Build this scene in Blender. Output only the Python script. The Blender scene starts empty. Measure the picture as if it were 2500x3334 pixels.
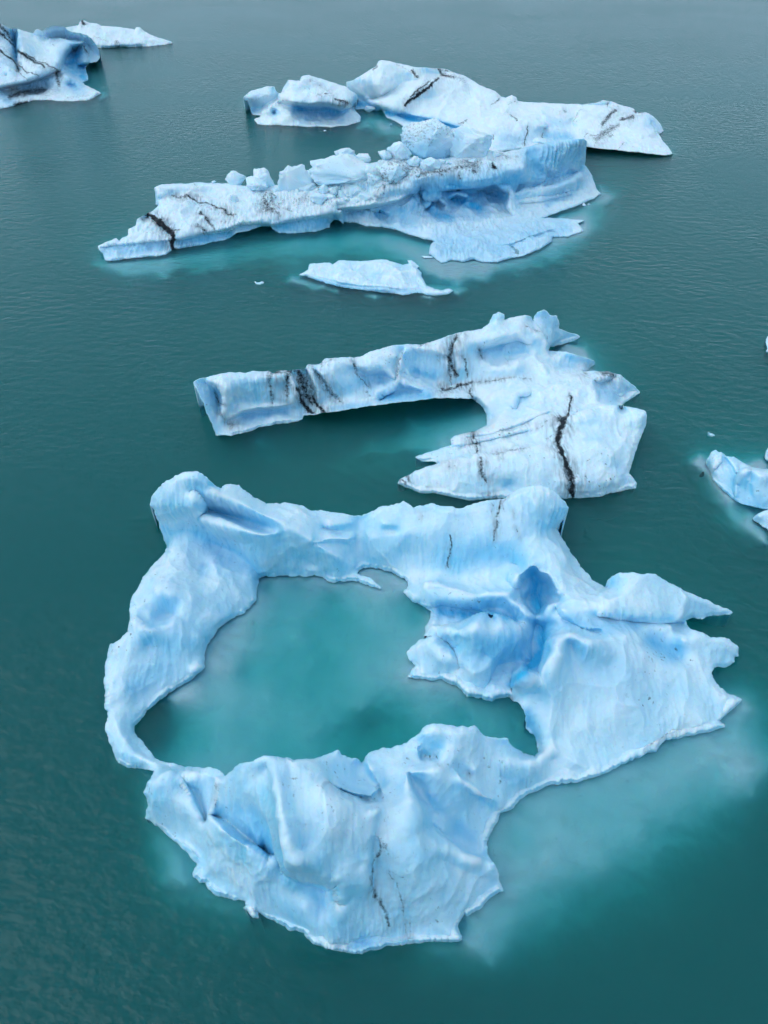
import bpy, bmesh, math, random
import numpy as np
from mathutils import Vector

# ------------------------------------------------------------------ camera, sky, sun, exposure
scene = bpy.context.scene
CAM_H, PITCH, VFOV = 50.0, 43.0, 70.0
W, H = 2500.0, 3334.0                      # the photograph's pixel grid, used to survey points
F = H / 2 / math.tan(math.radians(VFOV / 2))
TH = math.radians(90 - PITCH)
CT, ST = math.cos(TH), math.sin(TH)
cam = bpy.data.cameras.new('camera')
cam_o = bpy.data.objects.new('camera', cam)
scene.collection.objects.link(cam_o)
cam.sensor_fit = 'VERTICAL'
cam.angle = math.radians(VFOV)
cam.clip_start, cam.clip_end = 0.5, 20000
cam_o.location = (0, 0, CAM_H)
cam_o.rotation_euler = (TH, 0, 0)
scene.camera = cam_o

SUN_EL, SUN_AZ = math.radians(46), math.radians(-98)      # azimuth clockwise from +Y (view direction)
world = bpy.data.worlds.new('World'); scene.world = world; world.use_nodes = True
wn, wl = world.node_tree.nodes, world.node_tree.links
sky = wn.new('ShaderNodeTexSky'); sky.sky_type = 'NISHITA'; sky.sun_disc = False
sky.sun_elevation = SUN_EL; sky.sun_rotation = SUN_AZ
sky.air_density = 1.0; sky.dust_density = 1.0; sky.ozone_density = 1.0
hs = wn.new('ShaderNodeMix'); hs.data_type = 'RGBA'; hs.inputs[0].default_value = 0.85     # even cloud cover over the clear sky
wg = wn.new('ShaderNodeTexCoord'); ws = wn.new('ShaderNodeSeparateXYZ'); wl.new(wg.outputs['Generated'], ws.inputs[0])
wr = wn.new('ShaderNodeMapRange'); wr.inputs['From Max'].default_value = 0.8; wl.new(ws.outputs['Z'], wr.inputs['Value'])
wc = wn.new('ShaderNodeMix'); wc.data_type = 'RGBA'; wl.new(wr.outputs[0], wc.inputs[0])
wc.inputs[6].default_value = (5.0, 6.9, 8.9, 1)          # paler cloud low down
wc.inputs[7].default_value = (4.2, 6.3, 7.9, 1)
wl.new(wc.outputs[2], hs.inputs[7])
wl.new(sky.outputs[0], hs.inputs[6])
bg = wn['Background']; bg.inputs['Strength'].default_value = 0.125
wl.new(hs.outputs[2], bg.inputs['Color'])

sd = bpy.data.lights.new('sun', 'SUN'); sd.energy = 1.1; sd.angle = math.radians(60); sd.color = (1.0, 0.97, 0.92)
so = bpy.data.objects.new('sun', sd); scene.collection.objects.link(so)
sv = Vector((math.sin(SUN_AZ) * math.cos(SUN_EL), math.cos(SUN_AZ) * math.cos(SUN_EL), math.sin(SUN_EL)))
so.rotation_euler = (-sv).to_track_quat('-Z', 'Y').to_euler()

vs = scene.view_settings
vs.view_transform = 'Standard'; vs.look = 'None'; vs.gamma = 1; vs.use_curve_mapping = False
vs.exposure = -0.04
scene.cycles.use_denoising = True
scene.cycles.use_adaptive_sampling = True; scene.cycles.adaptive_threshold = 0.04
scene.cycles.volume_bounces = 2
scene.cycles.max_bounces = 7
scene.cycles.diffuse_bounces = 4
scene.cycles.transparent_max_bounces = 12
scene.cycles.caustics_reflective = False
scene.cycles.caustics_refractive = False

# ------------------------------------------------------------------ helpers
C = scene.collection
rng = np.random.default_rng(7)

FR = {'R1': (300, 1500, 1.659), 'R2': (1200, 1500, 1659 / 1300), 'R3': (300, 2300, 1.659), 'R4': (1000, 2300, 1.659),
      'C1': (600, 980, 1659 / 800), 'C2': (1300, 980, 1659 / 900), 'L1': (300, 450, 1.659), 'L2': (1100, 350, 1.659),
      'B1': (750, 150, 1659 / 900), 'B2': (1400, 250, 1659 / 900), 'T': (0, 30, 1659 / 600), 'E': (2200, 1050, 830 / 300)}

def fr(name, pts, ks=1.0):
    x0, y0, s = FR[name]
    return [(x0 + p[0] / s, y0 + p[1] / s) + ((p[2] * ks,) if len(p) > 2 else ()) for p in pts]

def rays(u, v):
    cx = (np.asarray(u, float) - W / 2) / F; cy = -(np.asarray(v, float) - H / 2) / F
    return np.stack([cx, cy * CT + ST, cy * ST - CT], -1)

V_NADIR = H / 2 + F * math.tan(TH)

def lift(u, v, k):
    """world point seen at survey pixel (u, v) that stands k pixels above its foot on the water"""
    u, v, k = (np.asarray(a, float) for a in (u, v, k))
    uf = u + (W / 2 - u) * k / (V_NADIR - v)
    d = rays(uf, v + k); t = -CAM_H / d[..., 2]
    r_foot = np.hypot(d[..., 0], d[..., 1]) * t
    d = rays(u, v); rh = np.hypot(d[..., 0], d[..., 1])
    return np.array([0, 0, CAM_H]) + d * (r_foot / rh)[..., None]

def at_depth(u, v, z):
    d = rays(u, v); t = (np.asarray(z, float) - CAM_H) / d[..., 2]
    return np.array([0, 0, CAM_H]) + d * t[..., None]

_perm = np.random.default_rng(3).permutation(512)
def _hash(i, j, k):
    return _perm[(_perm[(_perm[i & 511] + j) & 511] + k) & 511]
_grad = np.random.default_rng(5).normal(size=(512, 3)); _grad /= np.linalg.norm(_grad, axis=1)[:, None]
_g32 = _grad.astype(np.float32)
def perlin(p):
    out = np.empty(len(p), np.float32)
    for s in range(0, len(p), 16384):
        q = np.asarray(p[s:s + 16384], np.float32)
        i = np.floor(q).astype(np.int32); f = q - i; w = f * f * f * (f * (f * 6 - 15) + 10)
        acc = 0
        hx = [_perm32[(i[:, 0] + a) & 511] for a in (0, 1)]
        for a in (0, 1):
            for b in (0, 1):
                hy = _perm32[(hx[a] + i[:, 1] + b) & 511]
                wab = (w[:, 0] if a else 1 - w[:, 0]) * (w[:, 1] if b else 1 - w[:, 1])
                for c in (0, 1):
                    g = _g32[_perm32[(hy + i[:, 2] + c) & 511]]
                    acc = acc + wab * (w[:, 2] if c else 1 - w[:, 2]) * (g[:, 0] * (f[:, 0] - a) + g[:, 1] * (f[:, 1] - b) + g[:, 2] * (f[:, 2] - c))
        out[s:s + 16384] = acc
    return out * 1.6
_perm32 = _perm.astype(np.int32)
def fbm(p, octaves=4, gain=0.5):
    a, s, out = 1.0, 1.0, 0
    for o in range(octaves):
        out = out + a * perlin(p * s + 17.3 * o); a *= gain; s *= 2.03
    return out
def ridged(p, octaves=4):
    a, s, out = 1.0, 1.0, 0
    for o in range(octaves):
        out = out + a * (1 - 2 * np.abs(perlin(p * s + 9.1 * o))); a *= 0.5; s *= 2.1
    return out

_jit = np.random.default_rng(9).random((512, 4)).astype(np.float32)
def scallop(p):
    """melt scallops: shallow cups meeting in sharp ridges (squared cell distance, uneven cell levels)"""
    out = np.empty(len(p), np.float32)
    for s in range(0, len(p), 16384):
        q = np.asarray(p[s:s + 16384], np.float32); i = np.floor(q).astype(np.int32); f = q - i
        best = np.full(len(q), 9.0, np.float32)
        for a in (-1, 0, 1):
            ha = _perm32[(i[:, 0] + a) & 511]
            for b in (-1, 0, 1):
                hb = _perm32[(ha + i[:, 1] + b) & 511]
                for c in (-1, 0, 1):
                    j = _jit[_perm32[(hb + i[:, 2] + c) & 511]]
                    dx = j[:, 0] + a - f[:, 0]; dy = j[:, 1] + b - f[:, 1]; dz = j[:, 2] + c - f[:, 2]
                    np.minimum(best, dx * dx + dy * dy + dz * dz + 0.35 * j[:, 3], out=best)
        out[s:s + 16384] = best
    return out - 0.45

def densify(pts, step, closed=False):
    out = []
    n = len(pts)
    for i in range(n if closed else n - 1):
        a, b = np.array(pts[i], float), np.array(pts[(i + 1) % n], float)
        m = max(1, int(np.hypot(*(b - a)[:2]) / step))
        for j in range(m):
            out.append(a + (b - a) * j / m)
    if not closed: out.append(np.array(pts[-1], float))
    return np.array(out)

def roughen(pts, amp, step=4.0):
    """closed outline resampled at step with fractal jitter across it"""
    d = densify(pts, step, True)
    t = np.roll(d, -1, 0)[:, :2] - np.roll(d, 1, 0)[:, :2]
    n = np.stack([t[:, 1], -t[:, 0]], 1) / (np.linalg.norm(t, axis=1)[:, None] + 1e-9)
    q = np.c_[d[:, :2] / 42.0, np.zeros(len(d))]
    teeth = np.abs(perlin(q * 5.0 + 4.0)) - 0.25
    d[:, :2] += n * (amp * (fbm(q, 4, 0.65) + 0.9 * teeth))[:, None]
    return d

class Field:
    """scattered survey heights interpolated with a linear radial basis"""
    def __init__(self, pts):
        p = np.array(pts, float)
        key = np.round(p[:, :2] / 2.5).astype(int)
        _, idx = np.unique(key, axis=0, return_index=True)
        p = p[np.sort(idx)]
        self.p = p[:, :2]; n = len(p)
        r = np.linalg.norm(self.p[:, None] - self.p[None], axis=2)
        if n < 600:
            A = np.zeros((n + 1, n + 1)); A[:n, :n] = r - np.eye(n) * 2.0; A[:n, n] = A[n, :n] = 1
            self.w = np.linalg.solve(A, np.r_[p[:, 2], 0]); return
        # large sets: conjugate gradients on the sum-free subspace
        nug = 3.0
        K = (-r).astype(np.float32); K[np.arange(n), np.arange(n)] += nug
        y = p[:, 2].astype(np.float32); x = np.zeros(n, np.float32)
        g = y - y.mean(); d = g.copy(); gg = float(g @ g); g0 = gg
        for it in range(420):
            Kd = K @ d; Kd -= Kd.mean(); al = gg / float(d @ Kd)
            x += al * d; g = g - al * Kd; gn = float(g @ g)
            if gn < 4e-6 * g0: break
            d = g + gn / gg * d; gg = gn
        x64 = x.astype(float); c = float(np.mean(p[:, 2] + r @ x64 - nug * x64))
        self.w = np.r_[-x64, c]
    def __call__(self, u, v):
        q = np.stack([np.ravel(u), np.ravel(v)], 1).astype(np.float32); out = np.empty(len(q))
        P = self.p.astype(np.float32); w = self.w[:-1].astype(np.float32)
        px, py = P[:, 0].copy(), P[:, 1].copy(); CH = 256
        dx = np.empty((CH, len(P)), np.float32); dy = np.empty_like(dx)
        for s in range(0, len(q), CH):
            b = q[s:s + CH]; m = len(b); X, Y = dx[:m], dy[:m]
            np.subtract(b[:, 0:1], px, out=X); np.subtract(b[:, 1:2], py, out=Y)
            np.multiply(X, X, out=X); np.multiply(Y, Y, out=Y); np.add(X, Y, out=X); np.sqrt(X, out=X)
            out[s:s + CH] = X @ w + self.w[-1]
        return out.reshape(np.shape(u))

def scan_mask(poly, us, vs_, mask, value):
    x0, y0 = poly[:, 0], poly[:, 1]; x1, y1 = np.roll(x0, -1), np.roll(y0, -1)
    for r, v in enumerate(vs_):
        m = ((y0 <= v) & (y1 > v)) | ((y1 <= v) & (y0 > v))
        if not m.any(): continue
        xs = np.sort(x0[m] + (v - y0[m]) * (x1[m] - x0[m]) / (y1[m] - y0[m]))
        for a, b in zip(xs[0::2], xs[1::2]):
            mask[r, np.searchsorted(us, a):np.searchsorted(us, b)] = value

def snap(q, loops):
    """nearest rim point (u, v, surveyed height) for each boundary vertex"""
    best = np.full(len(q), 1e9); res = np.c_[q, np.zeros(len(q))]
    for poly in loops:
        a = poly[:, :2]; b = np.roll(a, -1, 0); d = b - a; dk = np.roll(poly[:, 2], -1) - poly[:, 2]
        for s in range(0, len(q), 400):
            qq = q[s:s + 400]
            t = np.clip(((qq[:, None] - a[None]) * d[None]).sum(2) / ((d * d).sum(1) + 1e-9), 0, 1)
            c = a[None] + t[..., None] * d[None]
            dist = ((qq[:, None] - c) ** 2).sum(2)
            r_ = np.arange(len(qq)); i = dist.argmin(1); dm = dist[r_, i]
            ok = dm < best[s:s + 400]
            best[s:s + 400] = np.where(ok, dm, best[s:s + 400])
            new = np.c_[c[r_, i], poly[i, 2] + t[r_, i] * dk[i]]
            res[s:s + 400] = np.where(ok[:, None], new, res[s:s + 400])
    return res

def seg_dist(q, line):
    """distance and local half-width along a polyline of (u, v, w)"""
    best = np.full(len(q), 1e9)
    for a, b in zip(line[:-1], line[1:]):
        a, b = np.array(a, float), np.array(b, float); d = b[:2] - a[:2]
        t = np.clip(((q - a[:2]) @ d) / (d @ d + 1e-9), 0, 1)
        dist = np.linalg.norm(q - (a[:2] + t[:, None] * d), axis=1) / (a[2] + t * (b[2] - a[2]))
        best = np.minimum(best, dist)
    return best

def mesh_object(name, verts, quads, mat, parent=None, tris=None, attrs=None, smooth=True):
    me = bpy.data.meshes.new(name)
    verts = np.asarray(verts, np.float32)
    nq = 0 if quads is None else len(quads); nt = 0 if tris is None else len(tris)
    me.vertices.add(len(verts)); me.vertices.foreach_set('co', verts.ravel())
    li = np.r_[np.asarray(quads if nq else [], np.int32).ravel(), np.asarray(tris if nt else [], np.int32).ravel()].astype(np.int32)
    me.loops.add(len(li)); me.loops.foreach_set('vertex_index', li)
    me.polygons.add(nq + nt)
    st = np.r_[np.arange(nq) * 4, nq * 4 + np.arange(nt) * 3].astype(np.int32)
    me.polygons.foreach_set('loop_start', st)
    me.polygons.foreach_set('use_smooth', np.full(nq + nt, smooth))
    me.update(calc_edges=True); me.validate()
    for k, a in (attrs or {}).items():
        at = me.attributes.new(k, 'FLOAT', 'POINT'); at.data.foreach_set('value', np.asarray(a, np.float32))
    me.materials.append(mat)
    o = bpy.data.objects.new(name, me); C.objects.link(o)
    if parent is not None: o.parent = parent
    return o

def thing(name, label, cat, group=None):
    o = bpy.data.objects.new(name, None); C.objects.link(o)
    o['label'] = label; o['category'] = cat
    if group: o['group'] = group
    o.empty_display_size = 2
    return o

# ------------------------------------------------------------------ materials
def nodes_of(name):
    m = bpy.data.materials.new(name); m.use_nodes = True
    nt = m.node_tree; nt.nodes.clear()
    return m, nt, nt.nodes.new, nt.links.new

def ice_material(name='glacier_ice'):
    m, nt, N, L = nodes_of(name)
    out = N('ShaderNodeOutputMaterial'); p = N('ShaderNodeBsdfPrincipled'); L(p.outputs[0], out.inputs[0])
    geo = N('ShaderNodeNewGeometry')
    pos = geo.outputs['Position']
    def noise(scale, detail=4, rough=0.55, vec=None, dist=0.0):
        n = N('ShaderNodeTexNoise'); n.inputs['Scale'].default_value = scale; n.inputs['Detail'].default_value = detail
        n.inputs['Roughness'].default_value = rough; n.inputs['Distortion'].default_value = dist
        L(vec or pos, n.inputs['Vector']); return n.outputs['Fac']
    def stretch(s):
        mp = N('ShaderNodeMapping'); mp.inputs['Scale'].default_value = s; L(pos, mp.inputs['Vector']); return mp.outputs[0]
    def math_(op, a, b=None, clamp=False):
        n = N('ShaderNodeMath'); n.operation = op; n.use_clamp = clamp
        for i, x in enumerate((a, b)):
            if x is None: continue
            if isinstance(x, (int, float)): n.inputs[i].default_value = x
            else: L(x, n.inputs[i])
        return n.outputs[0]
    def ramp(x, a, b):
        n = N('ShaderNodeMapRange'); n.inputs['From Min'].default_value = a; n.inputs['From Max'].default_value = b
        L(x, n.inputs['Value']); return n.outputs[0]
    def mix(f, a, b):
        n = N('ShaderNodeMix'); n.data_type = 'RGBA'
        if isinstance(f, (int, float)): n.inputs[0].default_value = f
        else: L(f, n.inputs[0])
        for i, x in ((6, a), (7, b)):
            if isinstance(x, tuple): n.inputs[i].default_value = x + (1,)
            else: L(x, n.inputs[i])
        return n.outputs[2]
    def attr(n_):
        a_ = N('ShaderNodeAttribute'); a_.attribute_name = n_; return a_.outputs['Fac']
    col = mix(attr('whiteness'), (0.29, 0.67, 0.87), (0.83, 0.91, 0.96))
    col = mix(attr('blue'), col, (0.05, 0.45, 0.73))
    col = mix(attr('silt'), col, (0.11, 0.15, 0.185))
    grit = ramp(noise(2.6, 5, 0.72), 0.32, 0.66)
    af = math_('ADD', attr('ash'), math_('MULTIPLY', math_('SUBTRACT', grit, 0.75), 0.75))
    af = ramp(af, 0.10, 0.72)
    col = mix(af, col, (0.014, 0.018, 0.024))
    L(col, p.inputs['Base Color'])
    p.inputs['Roughness'].default_value = 0.42
    p.inputs['Specular IOR Level'].default_value = 0.35
    p.inputs['IOR'].default_value = 1.31
    p.inputs['Subsurface Weight'].default_value = 0.5
    p.inputs['Subsurface Radius'].default_value = (0.25, 0.75, 1.1)
    p.inputs['Subsurface Scale'].default_value = 0.28
    b1 = N('ShaderNodeBump'); b1.inputs['Distance'].default_value = 0.12; b1.inputs['Strength'].default_value = 0.5
    L(noise(2.4, 3, 0.6, stretch((1, 1, 0.35))), b1.inputs['Height'])
    L(b1.outputs[0], p.inputs['Normal'])
    return m

def simple_material(name, col, rough=0.9, var=0.4, scale=3.0):
    m, nt, N, L = nodes_of(name)
    out = N('ShaderNodeOutputMaterial'); p = N('ShaderNodeBsdfPrincipled'); L(p.outputs[0], out.inputs[0])
    n = N('ShaderNodeTexNoise'); n.inputs['Scale'].default_value = scale; n.inputs['Detail'].default_value = 6
    r = N('ShaderNodeMix'); r.data_type = 'RGBA'; L(n.outputs['Fac'], r.inputs[0])
    r.inputs[6].default_value = tuple(c * (1 - var) for c in col) + (1,); r.inputs[7].default_value = tuple(c * (1 + var) for c in col) + (1,)
    L(r.outputs[2], p.inputs['Base Color']); p.inputs['Roughness'].default_value = rough
    return m

def water_material():
    m, nt, N, L = nodes_of('meltwater')
    out = N('ShaderNodeOutputMaterial')
    geo = N('ShaderNodeNewGeometry')
    def noise(scale, detail, sx, sy, rot, dist=0.0, rough=0.5):
        mp = N('ShaderNodeMapping'); mp.inputs['Scale'].default_value = (sx, sy, 1); mp.inputs['Rotation'].default_value = (0, 0, rot)
        L(geo.outputs['Position'], mp.inputs['Vector'])
        n = N('ShaderNodeTexNoise'); n.inputs['Scale'].default_value = scale; n.inputs['Detail'].default_value = detail
        n.inputs['Distortion'].default_value = dist; n.inputs['Roughness'].default_value = rough
        L(mp.outputs[0], n.inputs['Vector']); return n.outputs['Fac']
    gust = N('ShaderNodeMapRange'); L(noise(0.02, 4, 1, 1.8, 0.3, 0.6), gust.inputs[0])
    gust.inputs['From Min'].default_value = 0.35; gust.inputs['From Max'].default_value = 0.65
    gust.inputs['To Min'].default_value = 0.2; gust.inputs['To Max'].default_value = 1.0
    b1 = N('ShaderNodeBump'); b1.inputs['Distance'].default_value = 0.42
    L(noise(0.8, 4, 0.7, 1.3, 0.3, 0.15, 0.55), b1.inputs['Height']); L(gust.outputs[0], b1.inputs['Strength'])
    b2 = N('ShaderNodeBump'); b2.inputs['Distance'].default_value = 0.035; b2.inputs['Strength'].default_value = 0.8
    L(noise(3.0, 3, 0.8, 1.3, -0.3, 0.3, 0.6), b2.inputs['Height']); L(b1.outputs[0], b2.inputs['Normal'])
    fz = N('ShaderNodeFresnel'); fz.inputs['IOR'].default_value = 1.34; L(b2.outputs[0], fz.inputs['Normal'])
    gl = N('ShaderNodeBsdfGlossy'); gl.inputs['Roughness'].default_value = 0.14; L(b2.outputs[0], gl.inputs['Normal'])
    tr = N('ShaderNodeBsdfTransparent')
    mx = N('ShaderNodeMixShader'); L(fz.outputs[0], mx.inputs[0]); L(tr.outputs[0], mx.inputs[1]); L(gl.outputs[0], mx.inputs[2])
    L(mx.outputs[0], out.inputs['Surface'])
    vsn = N('ShaderNodeVolumeScatter'); vsn.inputs['Color'].default_value = (0.22, 0.79, 0.92, 1); vsn.inputs['Density'].default_value = 0.18
    vsn.inputs['Anisotropy'].default_value = 0.0
    van = N('ShaderNodeVolumeAbsorption'); van.inputs['Color'].default_value = (0.02, 0.855, 0.83, 1); van.inputs['Density'].default_value = 0.5
    ad = N('ShaderNodeAddShader'); L(vsn.outputs[0], ad.inputs[0]); L(van.outputs[0], ad.inputs[1]); L(ad.outputs[0], out.inputs['Volume'])
    return m

ICE = ice_material()
ROCK = simple_material('dark_basalt', (0.03, 0.035, 0.035))
SILT = simple_material('glacial_silt', (0.08, 0.11, 0.11))
WATER = water_material()

# ------------------------------------------------------------------ water
def slab(name, x0, x1, y0, y1, z0, z1, mat):
    v = [(x0, y0, z0), (x1, y0, z0), (x1, y1, z0), (x0, y1, z0), (x0, y0, z1), (x1, y0, z1), (x1, y1, z1), (x0, y1, z1)]
    q = [(3, 2, 1, 0), (4, 5, 6, 7), (0, 1, 5, 4), (1, 2, 6, 5), (2, 3, 7, 6), (3, 0, 4, 7)]
    o = mesh_object(name, v, q, mat, smooth=False); o['kind'] = 'structure'; return o
slab('lagoon_water', -4000, 4000, -3000, 9000, -18.0, 0.0, WATER)
slab('lagoon_bed', -4200, 4200, -3200, 9200, -24.0, -18.5, SILT)

# ------------------------------------------------------------------ ice built from surveyed outlines, ridges and hollows
def ice_sheet(name, parent, outline, holes=(), lines=(), edges=(), step=3.0, rough=3.0, ash=(), blue=(), amp=1.0, flute=1.0,
              base=-2.5, kscale=1.0, seed=0.0, back=28.0, nscale=1.0, whiteness=0.5, craggy=1.0, smear=0.95, foot=4.0, fine=1.0):
    outline = [(p[0], p[1], p[2] * kscale) for p in outline]
    holes = [[(p[0], p[1], p[2] * kscale) for p in h] for h in holes]
    lines = [[(p[0], p[1], p[2] * kscale) for p in l] for l in lines]
    ctrl = [densify(outline, 22, True)] + [densify(h, 22, True) for h in holes]
    for f_, pts, (ox, oy), drop in edges:          # breaks: the surface drops behind or below these lips
        e = densify(fr(f_, pts), 5.5); e[:, 2] *= kscale; drop = drop * kscale
        ctrl.append(e)
        m = math.hypot(ox, oy); e2 = e.copy(); e2[:, 0] += ox; e2[:, 1] += oy
        e2[:, 2] -= drop + max(oy, 0); ctrl.append(e2)
    ctrl += [densify(l, 11) for l in lines]
    fld = Field(np.concatenate(ctrl))
    loops = [roughen(outline, rough)] + [roughen(h, rough) for h in holes]
    lo, hi = loops[0][:, :2].min(0), loops[0][:, :2].max(0)
    us = np.arange(lo[0] - step, hi[0] + step * 2, step); vv = np.arange(lo[1] - step, hi[1] + step * 2, step)
    mask = np.zeros((len(vv), len(us)), bool)
    scan_mask(loops[0], us, vv, mask, True)
    for h in loops[1:]: scan_mask(h, us, vv, mask, False)
    # drop stray cells that carry no face
    c = mask[:-1, :-1].astype(int) + mask[1:, :-1] + mask[:-1, 1:] + mask[1:, 1:]
    full = c >= 3
    used = np.zeros_like(mask)
    for a in (0, 1):
        for b in (0, 1): used[a:a + full.shape[0], b:b + full.shape[1]] |= full
    mask &= used
    idx = np.full(mask.shape, -1); idx[mask] = np.arange(mask.sum())
    a, b, c_, d = idx[:-1, :-1], idx[:-1, 1:], idx[1:, 1:], idx[1:, :-1]     # clockwise in the picture
    st = np.stack([a, d, c_, b], -1).reshape(-1, 4)
    cnt = (st >= 0).sum(1)
    quads = st[cnt == 4]; t3 = st[cnt == 3]
    tris = np.array([[x for x in r if x >= 0] for r in t3], int).reshape(-1, 3)
    gv, gu = np.nonzero(mask)
    q = np.stack([us[gu], vv[gv]], 1)
    # boundary edges
    e = np.concatenate([quads[:, [i, (i + 1) % 4]] for i in range(4)] + [tris[:, [i, (i + 1) % 3]] for i in range(3)])
    n = len(q)
    key = e[:, 0] * n + e[:, 1]; rev = e[:, 1] * n + e[:, 0]
    be = e[~np.isin(key, rev)]
    bv = np.unique(be)
    sn = snap(q[bv], loops); q[bv] = sn[:, :2]
    # distance to the rim in cells
    dist = np.zeros(mask.shape); m = mask.copy()
    for i in range(10):
        dist += m
        m2 = m.copy(); m2[1:] &= m[:-1]; m2[:-1] &= m[1:]; m2[:, 1:] &= m[:, :-1]; m2[:, :-1] &= m[:, 1:]
        m2[0] = m2[-1] = False; m = m2
    damp = np.clip((dist[mask] - 1) / 7.0, 0, 1)
    k = fld(q[:, 0], q[:, 1])
    # pull the surface onto the surveyed rim, fading inwards
    fix = np.zeros(mask.shape); rim = np.zeros(mask.shape, bool)
    cv = np.zeros(n); cv[bv] = sn[:, 2] - k[bv]; fix[mask] = cv
    rm = np.zeros(n, bool); rm[bv] = True; rim[mask] = rm
    mf = np.pad(mask, 1).astype(float); wsum = mf[:-2, 1:-1] + mf[2:, 1:-1] + mf[1:-1, :-2] + mf[1:-1, 2:] + 1e-9
    f0_ = fix.copy()
    for it in range(24):
        pf = np.pad(fix * mask, 1)
        fix = np.where(rim, f0_, (pf[:-2, 1:-1] + pf[2:, 1:-1] + pf[1:-1, :-2] + pf[1:-1, 2:]) / wsum * 0.97)
    k = k + fix[mask]
    k = np.where(rm, k, np.maximum(k, np.minimum(0.9 * step * (dist[mask] - 1), foot * (1 + 0.5 * fbm(np.c_[q / 60.0, np.full(n, 2.2)], 3)))))
    P = lift(q[:, 0], q[:, 1], k)
    # world normals on the survey grid
    G = np.full(mask.shape + (3,), np.nan); G[mask] = P
    def diff(ax):
        f = np.full_like(G, np.nan); s = [slice(None)] * 3; t = [slice(None)] * 3
        s[ax] = slice(2, None); t[ax] = slice(None, -2); m_ = [slice(None)] * 3; m_[ax] = slice(1, -1)
        f[tuple(m_)] = G[tuple(s)] - G[tuple(t)]; return f
    nrm = np.cross(diff(0), diff(1))[mask]
    ln = np.linalg.norm(nrm, axis=1)
    bad = ~np.isfinite(ln) | (ln < 1e-9)
    nrm = np.where(bad[:, None], np.array([0, 0, 1.0]), nrm / np.where(bad, 1, ln)[:, None])
    view = P - np.array([0, 0, CAM_H]); flip = (nrm * view).sum(1) > 0
    nrm[flip & ~bad] *= -1
    steep = np.clip(1.15 - np.abs(nrm[:, 2]) * 1.2, 0, 1)
    s0 = np.array([seed, seed * 1.7, seed * 0.6])
    ns = nscale
    P0 = P.copy()
    warp = np.stack([fbm(P / (5 * ns) + s0 + 3, 2), fbm(P / (5 * ns) + s0 + 7, 2), fbm(P / (5 * ns) + s0 + 11, 2)], 1) * 1.2
    fallline = np.array([1.5, 0.22, 0.17]) / ns                 # melt runnels run down the slopes
    run = ridged((P + warp * 0.35) * fallline + s0, 4)
    runf = fbm((P + warp * 0.25) * np.array([4.2, 0.7, 0.5]) / ns + s0 + 40, 3, 0.6)
    d1 = fbm((P + warp) / (4.5 * ns) + s0, 3) * 0.14 * ns
    sc1 = scallop((P + warp * 1.2) * np.array([1, 0.7, 0.7]) / (3.6 * ns) + s0 + 13)
    sc2 = scallop((P + warp * 0.5) * np.array([1, 0.6, 0.6]) / (1.25 * ns) + s0 + 19)
    sc3 = scallop((P + warp * 0.2) * np.array([1, 0.6, 0.6]) / (0.62 * ns) + s0 + 29)
    d1 = d1 + (sc1 * 0.75 + fine * (sc2 * 0.17 + sc3 * 0.075) * np.clip(0.6 + fbm(P / (6 * ns) + s0 + 37, 2), 0.2, 1.3)) * ns
    d2 = fbm(P / (1.0 * ns) + s0 + 31, 4, 0.55) * 0.06 * ns * craggy
    d3 = ridged((P + warp) / (2.6 * ns) + s0 + 61, 3) * 0.11 * ns * craggy
    d3 = d3 - np.clip(perlin(P / (1.1 * ns) + s0 + 71) - 0.28, 0, 1) * 0.2 * ns * craggy      # melt pits
    calm = np.clip(fbm(P / (7 * ns) + s0 + 23, 2) * 1.3 + 0.6, 0.15, 1.2)
    fl = (run * 0.10 + runf * 0.05) * ns * (0.35 + steep) * flute * calm
    disp = (d1 + d2 + d3 + fl) * amp * damp
    dd = 0.45 * nrm + 0.55 * np.array([0, -0.5, 0.85]); dd /= np.linalg.norm(dd, axis=1)[:, None]
    P = P + dd * disp[:, None]
    A = np.zeros(n); B = np.zeros(n)
    streaks = 0.6 * run + 0.9 * runf
    patch = fbm(P0 / (3.5 * ns) + s0 + 51, 5, 0.6)
    FT = np.clip(whiteness + 0.20 * patch + 0.10 * streaks * (0.3 + steep) + 0.75 * (np.where(bad, 0.6, np.abs(nrm[:, 2])) - 0.62), 0, 1)  # whiter on upward faces, bluer on steep ones, with random patches
    # whiter along the convex crests
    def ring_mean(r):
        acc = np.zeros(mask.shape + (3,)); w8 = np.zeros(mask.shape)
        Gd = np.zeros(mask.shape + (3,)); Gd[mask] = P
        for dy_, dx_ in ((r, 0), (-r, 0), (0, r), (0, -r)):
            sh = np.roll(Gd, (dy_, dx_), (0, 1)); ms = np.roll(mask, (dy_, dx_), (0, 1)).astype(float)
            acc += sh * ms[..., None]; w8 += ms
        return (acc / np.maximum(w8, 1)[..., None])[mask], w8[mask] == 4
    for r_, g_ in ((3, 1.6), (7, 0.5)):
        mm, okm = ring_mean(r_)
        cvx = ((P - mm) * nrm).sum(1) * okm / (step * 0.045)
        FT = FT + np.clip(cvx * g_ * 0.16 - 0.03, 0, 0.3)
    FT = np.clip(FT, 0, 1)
    S = np.zeros(n)
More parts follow.
